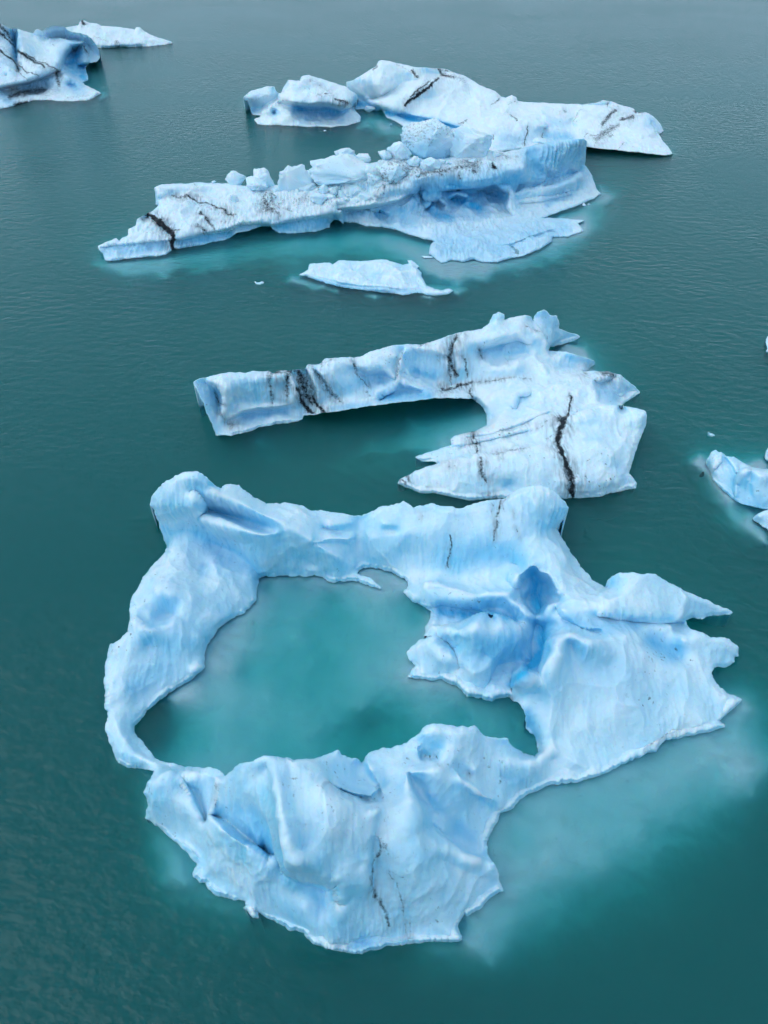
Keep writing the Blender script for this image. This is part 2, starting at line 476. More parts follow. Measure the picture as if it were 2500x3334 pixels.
    def paint(arr, line, soft, gain):
        l = np.array(line, float); w = l[:, 2].max() * 2.2 + 4
        sel = np.nonzero((q[:, 0] > l[:, 0].min() - w) & (q[:, 0] < l[:, 0].max() + w) & (q[:, 1] > l[:, 1].min() - w) & (q[:, 1] < l[:, 1].max() + w))[0]
        if not len(sel): return
        qq = q[sel]
        if soft < 1:
            wob = np.stack([fbm(np.c_[qq / 26.0, np.full(len(qq), 3.3)], 3), fbm(np.c_[qq / 26.0, np.full(len(qq), 8.8)], 3)], 1)
            qq = qq + wob * 5.0
        x = seg_dist(qq, l)
        arr[sel] = np.maximum(arr[sel], gain * np.exp(-x * x * (1.4 if soft < 1 else 1.0)))
    for line, gain in ash:
        paint(A, [(x, y, w_ * 1.05) for x, y, w_ in line], 0, gain)
        paint(S, [(x, y, w_ * 3.2 + 5) for x, y, w_ in line], 0, min(gain, 1.0) * smear)
    S = np.clip(S * (0.45 + 0.75 * runf + 0.5 * patch), 0, 0.8)
    for line, gain in blue: paint(B, line, 1, gain)
    B *= np.clip(0.85 + 0.35 * streaks * 0.5 + 0.3 * patch, 0, 1.2); B = np.clip(B, 0, 1)
    speck = fbm(P0 / (0.45 * ns) + s0 + 77, 3, 0.7); area = np.clip(fbm(P0 / (6 * ns) + s0 + 90, 2), 0, 1)
    A = np.maximum(A, np.clip((speck - 0.45) * 2.0, 0, 1) * area * 0.8)
    # hidden back side and the foot below the water
    verts = [P]; qs = [quads]; prev = np.full(n, -1); prev[bv] = bv
    rp = P[bv]; dv = rp - np.array([0, 0, CAM_H]); dh = np.hypot(dv[:, 0], dv[:, 1])
    dirh = dv[:, :2] / dh[:, None]; slope = -dv[:, 2] / dh
    # outline normal: how far the rim faces up in the picture
    onrm = np.zeros((n, 2)); tvec = q[be[:, 1]] - q[be[:, 0]]
    nn = np.stack([-tvec[:, 1], tvec[:, 0]], 1)
    np.add.at(onrm, be[:, 0], nn); np.add.at(onrm, be[:, 1], nn)
    on = onrm[bv]; on /= np.linalg.norm(on, axis=1)[:, None] + 1e-9
    # orient away from the ice
    test = q[bv] + on * step * 2
    ti = np.clip(((test - np.array([us[0], vv[0]])) / step).round().astype(int), 0, [mask.shape[1] - 1, mask.shape[0] - 1])
    on[mask[ti[:, 1], ti[:, 0]]] *= -1
    up = np.clip(-on[:, 1] * 1.5, 0, 1)
    slope = np.tan(np.arctan(slope) + np.radians(back) * up)
    slope = np.minimum(slope, 3.0)
    total = rp[:, 2] - base
    off = n
    frs = (0.12, 0.35, 0.65, 1.0)
    wig = fbm(rp / 2.5 + s0, 3)
    for fi, fv in enumerate(frs):
        dz = total * fv
        hd = dz / slope * (1 + (0.06 * wig if fi > 0 else 0) * np.sin(math.pi * fv) * up)
        pt = rp.copy(); pt[:, :2] += dirh * hd[:, None]; pt[:, 2] -= dz
        verts.append(pt)
        cur = np.full(n, -1); cur[bv] = off + np.arange(len(bv)); off += len(bv)
        qs.append(np.stack([prev[be[:, 1]], prev[be[:, 0]], cur[be[:, 0]], cur[be[:, 1]]], 1))
        prev = cur
    m = len(bv) * len(frs)
    o = mesh_object(name, np.concatenate(verts), np.concatenate(qs), ICE, parent, tris,
                    {'ash': np.r_[A, np.tile(A[bv], len(frs))], 'blue': np.r_[B, np.tile(B[bv], len(frs))], 'whiteness': np.r_[FT, np.tile(FT[bv], len(frs))], 'silt': np.r_[S, np.tile(S[bv], len(frs))]})
    return o, fld

def submerged(parent, rect, pts, deep=17.5, step=9.0, noise=0.18, seed=0.0, name='submerged_ice'):
    """ice under the water: depth in metres at survey points, falling away to deep at the rim"""
    u0, v0, u1, v1 = rect
    edge = densify([(u0, v0, deep), (u1, v0, deep), (u1, v1, deep), (u0, v1, deep)], 60, True)
    pts = np.array(pts, float); pts[:, 2] = np.where(pts[:, 2] < 5, pts[:, 2] * 0.5, pts[:, 2])
    fld = Field(np.concatenate([pts, edge]))
    us = np.arange(u0, u1 + step, step); vv = np.arange(v0, v1 + step, step)
    U, V = np.meshgrid(us, vv)
    d = fld(U, V)
    P0 = at_depth(U, V, np.zeros_like(U)).reshape(-1, 3)
    nz = fbm(P0 / 3.2 + seed, 4, 0.55).reshape(U.shape)
    d = np.maximum(d + nz * noise * np.clip(d, 0.2, 3), 0.12)
    P = at_depth(U, V, -d).reshape(-1, 3)
    i = np.arange(U.size).reshape(U.shape)
    st = np.stack([i[:-1, :-1], i[1:, :-1], i[1:, 1:], i[:-1, 1:]], -1).reshape(-1, 4)
    keep = d.ravel()[st].min(1) < deep - 0.3
    st = st[keep]
    usedv = np.unique(st); remap = np.full(U.size, -1); remap[usedv] = np.arange(len(usedv))
    return mesh_object(name, P[usedv], remap[st], ICE, parent, None, {'whiteness': np.full(len(usedv), 0.6)})

def boulder(name, parent, fld, u, v, w, h, seed, dirt=0.0, blue=0.0, kb=None, depth=0.8, sink=0.26, mat=None):
    """angular block standing on the berg: (u, v) the foot of the block, w and h its size in survey pixels"""
    k = float(fld(np.array([u]), np.array([v]))[0]) if kb is None else kb
    p = lift(u, v, max(k, 0.0))
    dv = p - np.array([0, 0, CAM_H]); dep = math.atan2(-dv[2], math.hypot(dv[0], dv[1]))
    zc = float(dv @ np.array([0, ST, -CT]))
    wm = w * zc / F; hm = h * zc / F / (math.cos(dep) + 0.35 * math.sin(dep))
    r = random.Random(seed)
    bm = bmesh.new()
    for i in range(26 if w > 90 else 18 if w > 40 else 10):
        while True:
            x = [r.uniform(-1, 1) for _ in range(3)]
            l = sum(c * c for c in x) ** .5
            if 0.2 < l <= 1: break
        s = r.uniform(0.86, 1.05) / l
        bm.verts.new([c * s for c in x])
    bmesh.ops.convex_hull(bm, input=bm.verts)
    for vtx in [x for x in bm.verts if not x.link_faces]: bm.verts.remove(vtx)
    bmesh.ops.bevel(bm, geom=bm.edges[:], offset=0.07, segments=2, profile=0.6, affect='EDGES', clamp_overlap=True)
    bmesh.ops.triangulate(bm, faces=bm.faces[:])
    lv = 4 if w > 90 else 2 if w > 45 else 1 if w > 25 else 0
    if lv: bmesh.ops.subdivide_edges(bm, edges=bm.edges[:], cuts=lv, use_grid_fill=True)
    co = np.array([x.co for x in bm.verts]); co /= np.abs(co).max(0)
    co += co * (fbm(co * 2.2 + seed, 3, 0.55) * 0.16 + ridged(co * 3.1 + seed, 2) * 0.05)[:, None]
    yaw = r.uniform(-0.5, 0.5); cy, sy = math.cos(yaw), math.sin(yaw)
    X = co[:, 0] * wm / 2; Y = co[:, 1] * wm / 2 * depth; Z = (co[:, 2] * 0.5 + 0.5 - sink) * hm
    Vt = np.stack([p[0] + X * cy - Y * sy, p[1] + wm * 0.3 * depth + X * sy + Y * cy, p[2] + Z], 1)
    for x in bm.verts: x.index = -1
    bm.verts.index_update()
    tr = np.array([[x.index for x in f.verts] for f in bm.faces])
    bm.free()
    A = dirt * np.clip(fbm(Vt / (0.35 * wm) + seed, 3) + 0.6, 0, 1)
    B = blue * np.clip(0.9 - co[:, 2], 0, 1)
    return mesh_object(name, Vt, None, mat or ICE, parent, tr, {'ash': A, 'blue': B, 'whiteness': np.clip(0.72 + 0.3 * fbm(Vt / (0.5 * wm) + seed, 3) + 0.15 * co[:, 2], 0, 1)})  # blocks turn whiter towards the top

# ================================================================== 1  ring-shaped iceberg
ring = thing('iceberg', 'large ring-shaped pale blue iceberg enclosing a green pool, nearest the bottom', 'iceberg')
outer = (
 fr('R1', [(408,470,25),(380,400,80),(340,290,140),(315,240,160),(322,190,180),(375,125,205),(440,85,215),(500,58,220),(560,58,225),(600,72,222),(640,110,205),(660,138,185),(695,150,170),(720,130,175),(750,120,175),(790,135,165),(850,180,145),(890,205,130),(940,230,118),(1020,225,110),(1110,236,105),(1180,268,98),(1240,270,92),(1320,282,85),(1400,292,78),(1450,298,72)])
 + fr('R2', [(0,216,80),(60,190,90),(110,180,100),(145,172,110),(185,190,108),(270,178,118),(320,190,120),(380,200,122),(430,182,128),(480,163,138),(520,162,142),(560,158,145),(600,132,160),(640,112,172),(680,103,178),(745,108,178),(780,130,170),(815,165,155),(830,195,140),(815,235,110),(778,280,62),(800,320,45),(850,390,30),(880,440,24),(930,495,24),(985,522,22),(990,500,55),(1035,465,90),(1110,460,100),(1140,470,100),(1190,468,95),(1205,482,90),(1240,500,80),(1310,540,62),(1400,575,42),(1460,600,28),(1513,632,12),(1420,648,14),(1320,662,20),(1322,685,18),(1345,697,45),(1400,725,45),(1500,740,30),(1535,775,18),(1538,812,8),(1520,815,7),(1520,835,6),(1485,858,2),(1435,860,12),(1425,880,20),(1440,920,16),(1490,960,8),(1553,992,0),(1500,1050,0),(1462,1080,0),(1485,1105,0),(1440,1120,0),(1300,1150,0),(1230,1165,0),(1195,1205,0),(1050,1260,0),(1000,1295,0),(900,1325,0),(750,1350,0),(640,1400,0)])
 + fr('R4', [(1150,500,0),(1100,555,0),(1045,575,0),(1030,625,0),(985,690,0),(970,740,0),(973,800,20),(1010,840,35),(1035,900,22),(1045,960,6),(1062,995,0),(1000,1025,0),(945,1085,0),(865,1135,0),(850,1122,0),(820,1190,0),(832,1260,0),(800,1275,0),(700,1270,0),(560,1285,0),(420,1300,0),(310,1325,0),(295,1342,0),(240,1335,0),(120,1310,0),(40,1285,0),(0,1258,0)])
 + fr('R3', [(1140,1225,0),(1040,1195,0),(980,1160,0),(920,1130,0),(888,1100,6),(905,1148,0),(870,1140,0),(830,1100,0),(800,1085,3),(828,1075,6),(820,1050,6),(770,1045,0),(720,1035,0),(660,1020,0),(625,985,0),(615,950,0),(575,955,0),(545,920,0),(560,850,0),(530,810,0),(470,755,0),(400,690,0),(330,630,0),(285,605,0),(300,540,22),(280,465,45),(310,400,55),(330,350,20),(275,340,0),(180,335,0),(130,290,0),(110,220,8),(85,190,14),(72,110,22)])
 + fr('R1', [(85,1350,26),(70,1340,28),(65,1220,36),(68,1110,42),(95,990,52),(120,985,60),(190,920,72),(205,870,80),(198,820,55),(205,740,50),(250,690,50),(280,620,48),(340,545,42),(395,495,30)]))
hole = (
 fr('R1', [(905,640,0),(940,628,0),(1000,625,0),(1100,622,0),(1190,622,0),(1240,632,0),(1300,660,0),(1380,650,0),(1430,650,0),(1500,680,0),(1560,695,0),(1545,662,6),(1500,635,9),(1430,612,6),(1445,590,0)])
 + fr('R2', [(5,440,0),(50,450,0),(100,465,0),(150,490,0),(165,520,0),(145,545,4),(175,585,6),(235,608,8),(258,625,4),(255,655,0),(238,690,0),(228,730,28),(265,727,36),(290,755,32),(215,745,22),(150,795,10),(165,830,6),(195,852,0),(150,905,0),(205,905,0),(260,915,0),(300,905,0),(360,935,0),(410,980,0),(470,985,0),(510,1000,0),(555,985,0),(588,982,0),(598,996,14),(610,1000,38),(635,1022,48),(652,1060,36),(655,1110,12),(690,1150,8),(705,1210,0),(690,1228,0),(640,1210,12),(600,1190,40),(578,1155,62),(520,1155,66),(480,1140,74),(440,1100,95),(380,1105,104),(320,1095,112),(265,1088,118),(240,1098,115),(210,1130,105),(170,1160,92),(135,1180,85),(90,1190,82),(50,1195,80),(0,1215,82)])
 + fr('R3', [(1475,270,84),(1458,310,72),(1430,280,90),(1380,275,98),(1350,260,105),(1325,235,115),(1300,250,115),(1210,278,125),(1100,285,145),(1020,275,162),(950,260,170),(870,290,160),(800,310,135),(745,350,105),(715,375,88),(690,345,82),(640,330,66),(500,322,32),(400,305,16),(340,270,8),(300,230,4),(265,180,0),(230,140,0),(235,105,0)])
 + fr('R1', [(270,1385,0),(290,1355,0),(400,1270,0),(480,1215,0),(560,1165,0),(610,1120,0),(605,1040,0),(640,970,0),(680,910,0),(760,850,0),(850,800,0),(885,750,0),(890,690,0)]))
# the notch list above doubles back at the small lobe: keep it simple there
hole = [p for p in hole if not (abs(p[0] - (1200 + 290 / 1.2762)) < 1 and abs(p[1] - (1500 + 755 / 1.2762)) < 1)]
rl = [
 # back left summit, its plate, gullies and ridges
 fr('R1', [(450,100,212),(540,85,224),(610,115,210)]),
 fr('R1', [(400,255,165),(440,207,185),(540,180,195),(575,210,185),(602,245,165),(572,318,128)]),
 fr('R1', [(400,260,155),(470,300,140),(560,320,126)]),
 fr('R1', [(380,350,100),(430,392,78),(520,368,88)]),
 fr('R1', [(556,178,165),(620,258,125),(720,297,112),(800,312,112)]),
 fr('R1', [(560,140,198),(700,190,182),(850,240,165),(1000,320,142),(1080,370,128)]),
 fr('R1', [(690,210,172),(760,260,150),(850,300,138),(960,355,124)]),
 fr('R1', [(610,305,140),(700,322,145),(800,352,145),(900,375,140),(970,385,132)]),
 fr('R1', [(815,322,118),(900,350,114),(955,372,118)]),
 fr('R1', [(600,370,92),(700,420,82),(800,460,80),(880,500,76),(940,540,58)]),
 fr('R1', [(640,420,60),(720,450,52),(800,500,46),(850,560,30),(890,610,12)]),
 fr('R1', [(420,480,60),(500,440,68),(590,460,56)]),
 fr('R1', [(480,560,62),(590,600,44),(620,560,40)]), fr('R1', [(650,560,58),(700,640,46),(790,720,26),(860,760,6)]),
 fr('R1', [(780,560,34),(850,600,26),(880,690,6)]),
 fr('R1', [(290,620,56),(350,700,74),(430,720,72),(560,700,58),(700,730,36)]),
 fr('R1', [(230,760,62),(300,820,52),(335,885,44),(400,870,46),(440,850,44)]),
 fr('R1', [(225,855,84),(330,895,72),(450,915,60),(560,950,34),(630,940,10)]), fr('R1', [(500,830,50),(640,870,24),(740,840,10)]),
 fr('R1', [(140,990,62),(150,1060,56),(150,1160,46),(150,1260,34)]), fr('R1', [(300,1000,52),(330,1100,40),(300,1200,22)]),
 fr('R1', [(480,1050,26),(540,1100,10)]), fr('R1', [(560,1130,14),(610,1100,8)]), fr('R1', [(220,1240,22),(240,1300,12)]),
 fr('R1', [(120,1360,28),(200,1345,22),(250,1360,10)]), fr('R1', [(130,1420,26),(160,1480,24),(210,1540,20)]),
 fr('R3', [(160,250,18),(230,270,18),(320,300,18),(420,330,22)]),
 # back ridge, right half
 fr('R1', [(1080,370,128),(1200,440,98),(1330,520,56),(1420,565,18)]), fr('R1', [(1000,430,100),(1100,480,66),(1200,560,22)]),
 fr('R1', [(980,560,28),(1100,580,20),(1230,600,14)]),
 fr('R1', [(1250,372,76),(1330,400,72),(1390,410,66)]), fr('R1', [(1260,360,88),(1400,330,74)]), fr('R1', [(1200,430,88),(1390,440,54),(1400,500,30)]),
 fr('R1', [(1450,300,70),(1440,380,52),(1405,425,44),(1420,510,22),(1440,580,2)]),
 fr('R2', [(60,260,92),(100,272,84),(170,255,92)]), fr('R2', [(60,285,76),(110,290,72)]),
 fr('R2', [(200,235,100),(400,235,112),(560,205,132),(690,180,158),(760,190,150)]),
 fr('R2', [(20,320,62),(150,300,80),(330,305,88),(500,340,88),(620,330,96),(700,300,112),(760,260,112)]),
 fr('R2', [(20,400,24),(150,380,40),(340,400,50),(500,410,52),(620,440,48)]),
 fr('R2', [(180,505,14),(330,512,22),(500,515,30),(590,505,38)]),
 fr('R2', [(245,525,42),(330,535,48),(430,550,54),(560,565,58),(620,602,52),(670,640,42)]),
 fr('R2', [(180,575,14),(245,600,14),(300,590,24),(420,610,26),(520,640,26)]),
 fr('R2', [(270,640,2),(380,660,6),(440,640,10),(520,620,16)]),
 # blue shaft
 fr('R2', [(600,500,64),(640,455,80),(690,432,92),(755,465,88),(790,540,76)]),
 fr('R2', [(640,540,30),(665,500,34),(700,530,18),(745,560,16),(705,605,8)]), fr('R2', [(625,580,48),(660,620,40),(690,642,32)]),
 fr('R2', [(800,480,84),(830,400,72),(800,350,78),(760,330,92)]), fr('R2', [(860,490,60),(930,520,40)]),
 # crevice between the inner lobe and the right mass
 fr('R2', [(690,665,18),(720,700,6),(725,760,3),(700,830,2),(660,870,2)]), fr('R2', [(590,900,3),(598,945,3)]),
 fr('R2', [(730,660,42),(800,640,66),(790,700,52)]),
 fr('R2', [(305,705,44),(335,695,52),(380,690,58),(440,652,72),(495,635,80),(560,660,76),(620,700,60),(650,780,34),(680,850,10)]),
 fr('R2', [(310,725,26),(345,745,20),(372,790,14)]), fr('R2', [(375,760,46),(392,820,34),(395,870,20),(365,920,4)]),
 fr('R2', [(480,800,44),(480,880,26),(470,960,6)]), fr('R2', [(235,740,30),(280,770,38),(330,805,34),(385,850,18)]), fr('R2', [(200,880,6),(300,880,10)]),
 # right mass: crest, face, hollow and fins
 fr('R2', [(755,740,100),(800,718,112),(840,704,118),(900,725,112),(970,735,104)]), fr('R2', [(830,692,90),(900,700,78),(965,695,74)]),
 fr('R2', [(745,790,88),(722,860,74),(705,890,66)]), fr('R2', [(603,920,72),(620,880,78),(645,868,80),(690,885,70)]), fr('R2', [(700,960,72),(640,960,70)]),
 fr('R2', [(800,620,84),(880,610,86),(940,615,84),(985,540,70)]), fr('R2', [(1000,600,84),(1100,560,90),(1200,540,80),(1320,580,52)]),
 fr('R2', [(950,630,74),(1100,662,52),(1200,668,38),(1310,662,24)]),
 fr('R2', [(960,660,60),(1100,680,48),(1250,690,36)]), fr('R2', [(1150,740,32),(1220,790,22),(1290,820,20)]),
 fr('R2', [(1000,720,88),(1120,760,66),(1200,830,52),(1330,870,36),(1420,900,24)]), fr('R2', [(1300,740,52),(1400,760,40),(1500,770,24)]),
 fr('R2', [(840,760,108),(850,850,92),(880,950,72),(900,1050,52)]), fr('R2', [(1000,850,84),(1050,950,64),(1100,1050,40)]), fr('R2', [(1250,920,48),(1300,1020,26)]),
 fr('R2', [(720,1000,62),(720,1100,40),(730,1180,20)]), fr('R2', [(880,1130,40),(930,1180,24),(960,1260,8)]), fr('R2', [(1180,1080,24),(1400,1060,12)]),
 fr('R2', [(760,1240,16),(860,1250,20)]), fr('R4', [(1340,180,26),(1300,250,30),(1180,290,44),(1060,280,56)]),
 # front mass
 fr('R4', [(620,150,118),(690,110,122),(800,130,116),(880,120,104),(960,180,74),(1080,220,52)]), fr('R4', [(620,230,92),(680,270,80),(720,230,92)]), fr('R4', [(520,250,92),(600,300,88),(700,300,92),(780,200,106)]),
 fr('R4', [(780,330,86),(860,350,70),(900,340,74)]), fr('R4', [(1040,380,36),(1120,410,28),(1180,400,24)]), fr('R4', [(960,330,60),(1090,420,28),(1160,470,4)]),
 fr('R4', [(320,340,90),(400,450,78),(450,440,84),(540,370,106),(600,350,110),(720,330,104),(820,360,84)]), fr('R4', [(340,280,92),(450,260,92),(560,240,92)]),
 fr('R4', [(100,430,136),(250,485,118),(350,490,108),(385,440,84)]), fr('R4', [(180,420,112),(330,460,96),(370,430,88)]),
 fr('R4', [(560,440,110),(620,540,96),(645,600,82),(650,660,72),(740,720,56),(850,790,42),(940,820,36)]),
 fr('R4', [(660,470,78),(760,560,52),(850,640,28),(930,740,6)]), fr('R4', [(860,450,62),(950,500,34),(1030,550,10)]),
 fr('R4', [(680,620,56),(800,730,26),(900,780,16)]),
 fr('R4', [(720,820,66),(860,880,40),(960,920,22)]), fr('R4', [(740,960,52),(850,1040,22)]), fr('R4', [(560,520,126),(560,660,122),(560,800,106),(580,940,80),(600,1080,44),(620,1200,14)]),
 fr('R4', [(380,700,128),(390,800,104),(345,900,78),(360,1000,60),(420,1120,34)]), fr('R4', [(450,780,112),(480,920,84),(520,1080,46)]), fr('R4', [(720,1180,16),(790,1240,6)]),
 fr('R3', [(1060,340,172),(1080,450,184),(1100,600,172),(1130,760,142)]), fr('R3', [(1100,330,168),(1250,440,160),(1400,520,152)]),
 fr('R3', [(1250,560,172),(1280,700,152),(1280,860,116),(1290,920,98)]), fr('R3', [(1500,560,146),(1500,720,130),(1450,860,104)]),
 fr('R3', [(1070,880,112),(1200,915,96),(1330,955,86),(1350,1060,56),(1300,1140,34)]),
 fr('R3', [(1060,930,58),(1150,960,46),(1250,1010,36),(1280,1100,24)]), fr('R3', [(1390,1010,66),(1400,1150,34),(1450,1250,8)]),
 fr('R3', [(930,420,146),(900,560,110),(930,680,82),(1000,800,66),(1040,900,56)]), fr('R3', [(800,380,128),(790,500,104),(830,640,82),(900,740,68)]),
 fr('R3', [(700,400,84),(680,520,66),(620,620,42)]), fr('R3', [(640,600,62),(700,640,76),(800,710,76),(880,760,70),(950,830,60),(990,815,64),(1030,900,52)]),
 fr('R3', [(340,370,58),(420,345,62),(470,380,60),(560,380,60)]), fr('R3', [(480,420,52),(540,500,44),(600,600,36)]), fr('R3', [(330,480,46),(400,600,26),(500,700,14)]),
 fr('R3', [(600,700,40),(560,790,10)]), fr('R3', [(700,760,56),(650,860,28),(600,920,8)]), fr('R3', [(800,830,52),(760,940,24),(720,1010,6)]), fr('R3', [(900,920,46),(900,1040,18)]),
 fr('R3', [(1000,960,40),(1050,1080,26),(1130,1190,8)]), fr('R3', [(1150,1080,34),(1220,1220,12)]),
]
ring_ash = [
 (fr('R2', [(340,310,6),(342,345,5),(335,385,5),(330,440,4)], 0.7), 1.0), (fr('R2', [(545,165,4),(535,230,9),(528,290,7),(518,330,4)], 0.7), 0.9), (fr('R2', [(515,180,4),(508,230,3)], 0.6), 0.8),
 (fr('R2', [(575,135,5),(560,180,4),(555,210,3)], 0.6), 0.7), (fr('R2', [(600,210,4),(605,240,3)], 0.6), 0.5), (fr('R2', [(610,280,4),(630,330,3)], 0.6), 0.5), (fr('R2', [(225,225,8),(210,245,5)], 0.6), 0.5),
 (fr('R4', [(390,740,12),(385,800,14),(350,870,10),(340,930,9),(355,990,16),(390,1050,20),(430,1130,18),(440,1180,8)], 0.55), 0.8), (fr('R4', [(400,720,30),(440,800,34)], 0.5), 0.42),
 (fr('R4', [(380,560,18),(420,620,14)], 0.6), 0.35), (fr('R4', [(440,900,5),(495,1000,8),(515,1090,10),(520,1130,6)], 0.6), 0.62), (fr('R4', [(520,1150,6),(540,1280,5)], 0.6), 0.6), (fr('R4', [(555,1190,5),(565,1280,4)], 0.6), 0.55),
 (fr('R4', [(100,437,8),(240,485,7),(330,495,7),(410,490,6)], 0.6), 0.5), (fr('R4', [(635,268,5),(640,270,5)], 0.8), 0.9), (fr('R4', [(664,268,5),(668,270,5)], 0.8), 0.9), (fr('R4', [(698,274,5),(702,276,5)], 0.8), 0.9), (fr('R4', [(714,322,4),(718,324,4)], 0.8), 0.9), (fr('R4', [(872,362,4),(876,368,4)], 0.8), 0.9),
 (fr('R3', [(605,600,6),(612,615,5)], 0.8), 0.7), (fr('R3', [(690,410,4),(665,545,4)], 0.7), 0.45), (fr('R3', [(745,390,3),(750,560,3)], 0.7), 0.35), (fr('R3', [(300,430,14),(320,460,12)], 0.7), 0.4),
 (fr('R1', [(100,990,8),(125,1040,7)], 0.7), 0.35), (fr('R2', [(597,995,7),(602,1012,6)], 0.8), 1.0)]
ring_blue = [
 (fr('R2', [(680,470,36),(700,540,60),(705,620,40)], 0.8), 1.0), (fr('R2', [(720,690,50),(725,780,44),(690,840,34),(590,930,20)], 0.8), 1.0), (fr('R2', [(640,760,40),(600,880,26)], 0.7), 0.5),
 (fr('R2', [(300,625,36),(400,640,40),(500,632,30),(600,660,30)], 0.8), 0.85), (fr('R2', [(900,800,110),(1100,900,120)], 0.8), 0.22), (fr('R2', [(480,760,60),(560,860,60)], 0.8), 0.25), (fr('R3', [(1000,1050,90),(1150,1130,80),(1400,1200,80)], 0.6), 0.3), (fr('R1', [(420,760,90),(350,1080,110)], 0.7), 0.2), (fr('R2', [(1170,750,34),(1260,800,48)], 0.75), 0.75), (fr('R2', [(830,670,34),(960,690,34),(1100,690,34)], 0.75), 0.5), (fr('R2', [(330,760,30),(350,780,20)], 0.7), 0.5),  # first stroke: shade of the recess behind the inner lobe, painted in blue
 (fr('R3', [(860,560,50),(900,680,60),(990,800,46),(1050,920,50),(1150,970,56),(1240,1040,50)], 0.6), 0.6), (fr('R3', [(800,420,50),(800,560,50)], 0.6), 0.3), (fr('R3', [(1500,1270,60),(1420,1290,40)], 0.6), 0.55),
 (fr('R1', [(590,240,26),(700,290,26),(800,315,20),(920,350,20)], 0.7), 0.6), (fr('R1', [(600,400,60),(700,470,70),(800,540,50),(900,610,34)], 0.7), 0.45), (fr('R1', [(600,580,26),(590,610,18)], 0.7), 0.4), (fr('R1', [(230,1250,50),(300,1150,60)], 0.7), 0.3),
 (fr('R4', [(850,350,30),(820,330,30)], 0.7), 0.35), (fr('R4', [(1060,390,24),(1160,405,20)], 0.7), 0.35), (fr('R4', [(300,1250,60),(350,1290,40)], 0.6), 0.5), (fr('R4', [(660,470,40),(740,600,60),(880,720,50)], 0.6), 0.3), (fr('R4', [(200,440,40),(330,475,26)], 0.6), 0.35),
 (fr('R2', [(690,1150,26),(660,1050,22)], 0.7), 0.6), (fr('R2', [(350,380,50),(560,390,60),(640,420,50)], 0.7), 0.28)]
ring_edges = [
 ('R1', [(520,184,196),(545,180,197),(575,210,185),(602,245,168)], (5,-4), 12), ('R1', [(600,300,140),(700,320,146),(800,350,146),(900,375,141),(970,385,132)], (0,-5), 18),
 ('R1', [(205,870,82),(235,848,86),(290,880,80),(330,895,74),(400,880,62),(450,850,54)], (0,-5), 22), ('R1', [(1250,372,84),(1320,400,78),(1400,415,70)], (0,-5), 14), ('R1', [(1200,440,96),(1330,425,78),(1395,440,62)], (0,5), 8),
 ('R2', [(245,520,48),(290,515,50),(340,525,50),(430,545,54),(590,545,60)], (0,-5), 14), ('R2', [(175,585,18),(250,605,18),(300,592,26),(420,610,30),(520,640,28)], (0,5), 14),
 ('R2', [(305,705,46),(335,695,54),(380,690,60),(440,652,76),(495,635,84),(560,655,80),(620,690,62)], (0,-5), 40), ('R2', [(305,725,36),(345,745,32),(372,790,28),(393,850,20)], (-5,4), 16),
 ('R2', [(745,760,98),(775,730,110),(830,704,120),(900,725,114),(970,735,106)], (0,-5), 32), ('R2', [(745,770,96),(735,820,86),(712,880,76)], (-6,0), 50), ('R2', [(600,935,78),(612,885,82),(640,866,86),(700,888,72)], (-3,-5), 50),
 ('R2', [(612,520,62),(628,482,74),(666,450,88),(690,441,92),(714,468,86),(750,476,88),(774,520,82),(785,558,74)], (0,6), 26), ('R2', [(622,580,52),(652,616,44),(690,648,32),(714,640,32),(740,604,54),(768,590,62)], (0,-5), 24),
 ('R2', [(950,635,78),(1100,662,58),(1200,668,44),(1300,663,28)], (0,5), 18), ('R2', [(780,600,62),(800,640,72),(880,690,70),(960,700,72)], (0,6), 6),
 ('R4', [(130,420,128),(250,470,116),(345,488,108),(380,450,96)], (2,5), 14), ('R4', [(310,290,98),(330,350,100),(350,385,98),(385,430,94),(400,455,90)], (-5,0), 14),
 ('R4', [(540,370,112),(560,450,110),(620,540,98),(645,600,86),(655,660,78),(740,720,62),(850,790,50),(940,820,40)], (6,-3), 24), ('R4', [(820,360,88),(870,420,80),(940,480,60),(1000,500,44)], (5,-3), 12), ('R4', [(600,215,104),(620,280,86),(700,290,86),(720,240,96)], (0,-5), 10),
 ('R3', [(1060,880,112),(1200,912,98),(1330,955,88),(1345,1040,62)], (0,6), 26), ('R3', [(640,600,66),(720,650,80),(800,708,82),(880,755,76),(950,825,68),(990,812,70),(1040,900,58)], (4,-5), 26),
 ('R3', [(480,400,62),(540,500,52),(600,605,42)], (6,0), 12), ('R3', [(690,400,84),(660,530,70),(625,610,46)], (-6,0), 14), ('R3', [(960,330,176),(965,450,182),(985,600,172),(1020,740,150),(1055,865,116)], (-6,0), 22), ('R3', [(1540,560,140),(1530,700,126),(1500,860,100),(1500,960,78)], (6,0), 8)]
ice_sheet('ice_body', ring, outer, [hole], rl, ring_edges, step=3.0, rough=4.6, ash=[(l, g * 0.8) for l, g in ring_ash], blue=ring_blue, seed=1.0, whiteness=0.44, kscale=1.27, craggy=0.5, flute=0.7, smear=0.7, foot=10.0, fine=1.7)
sub = []
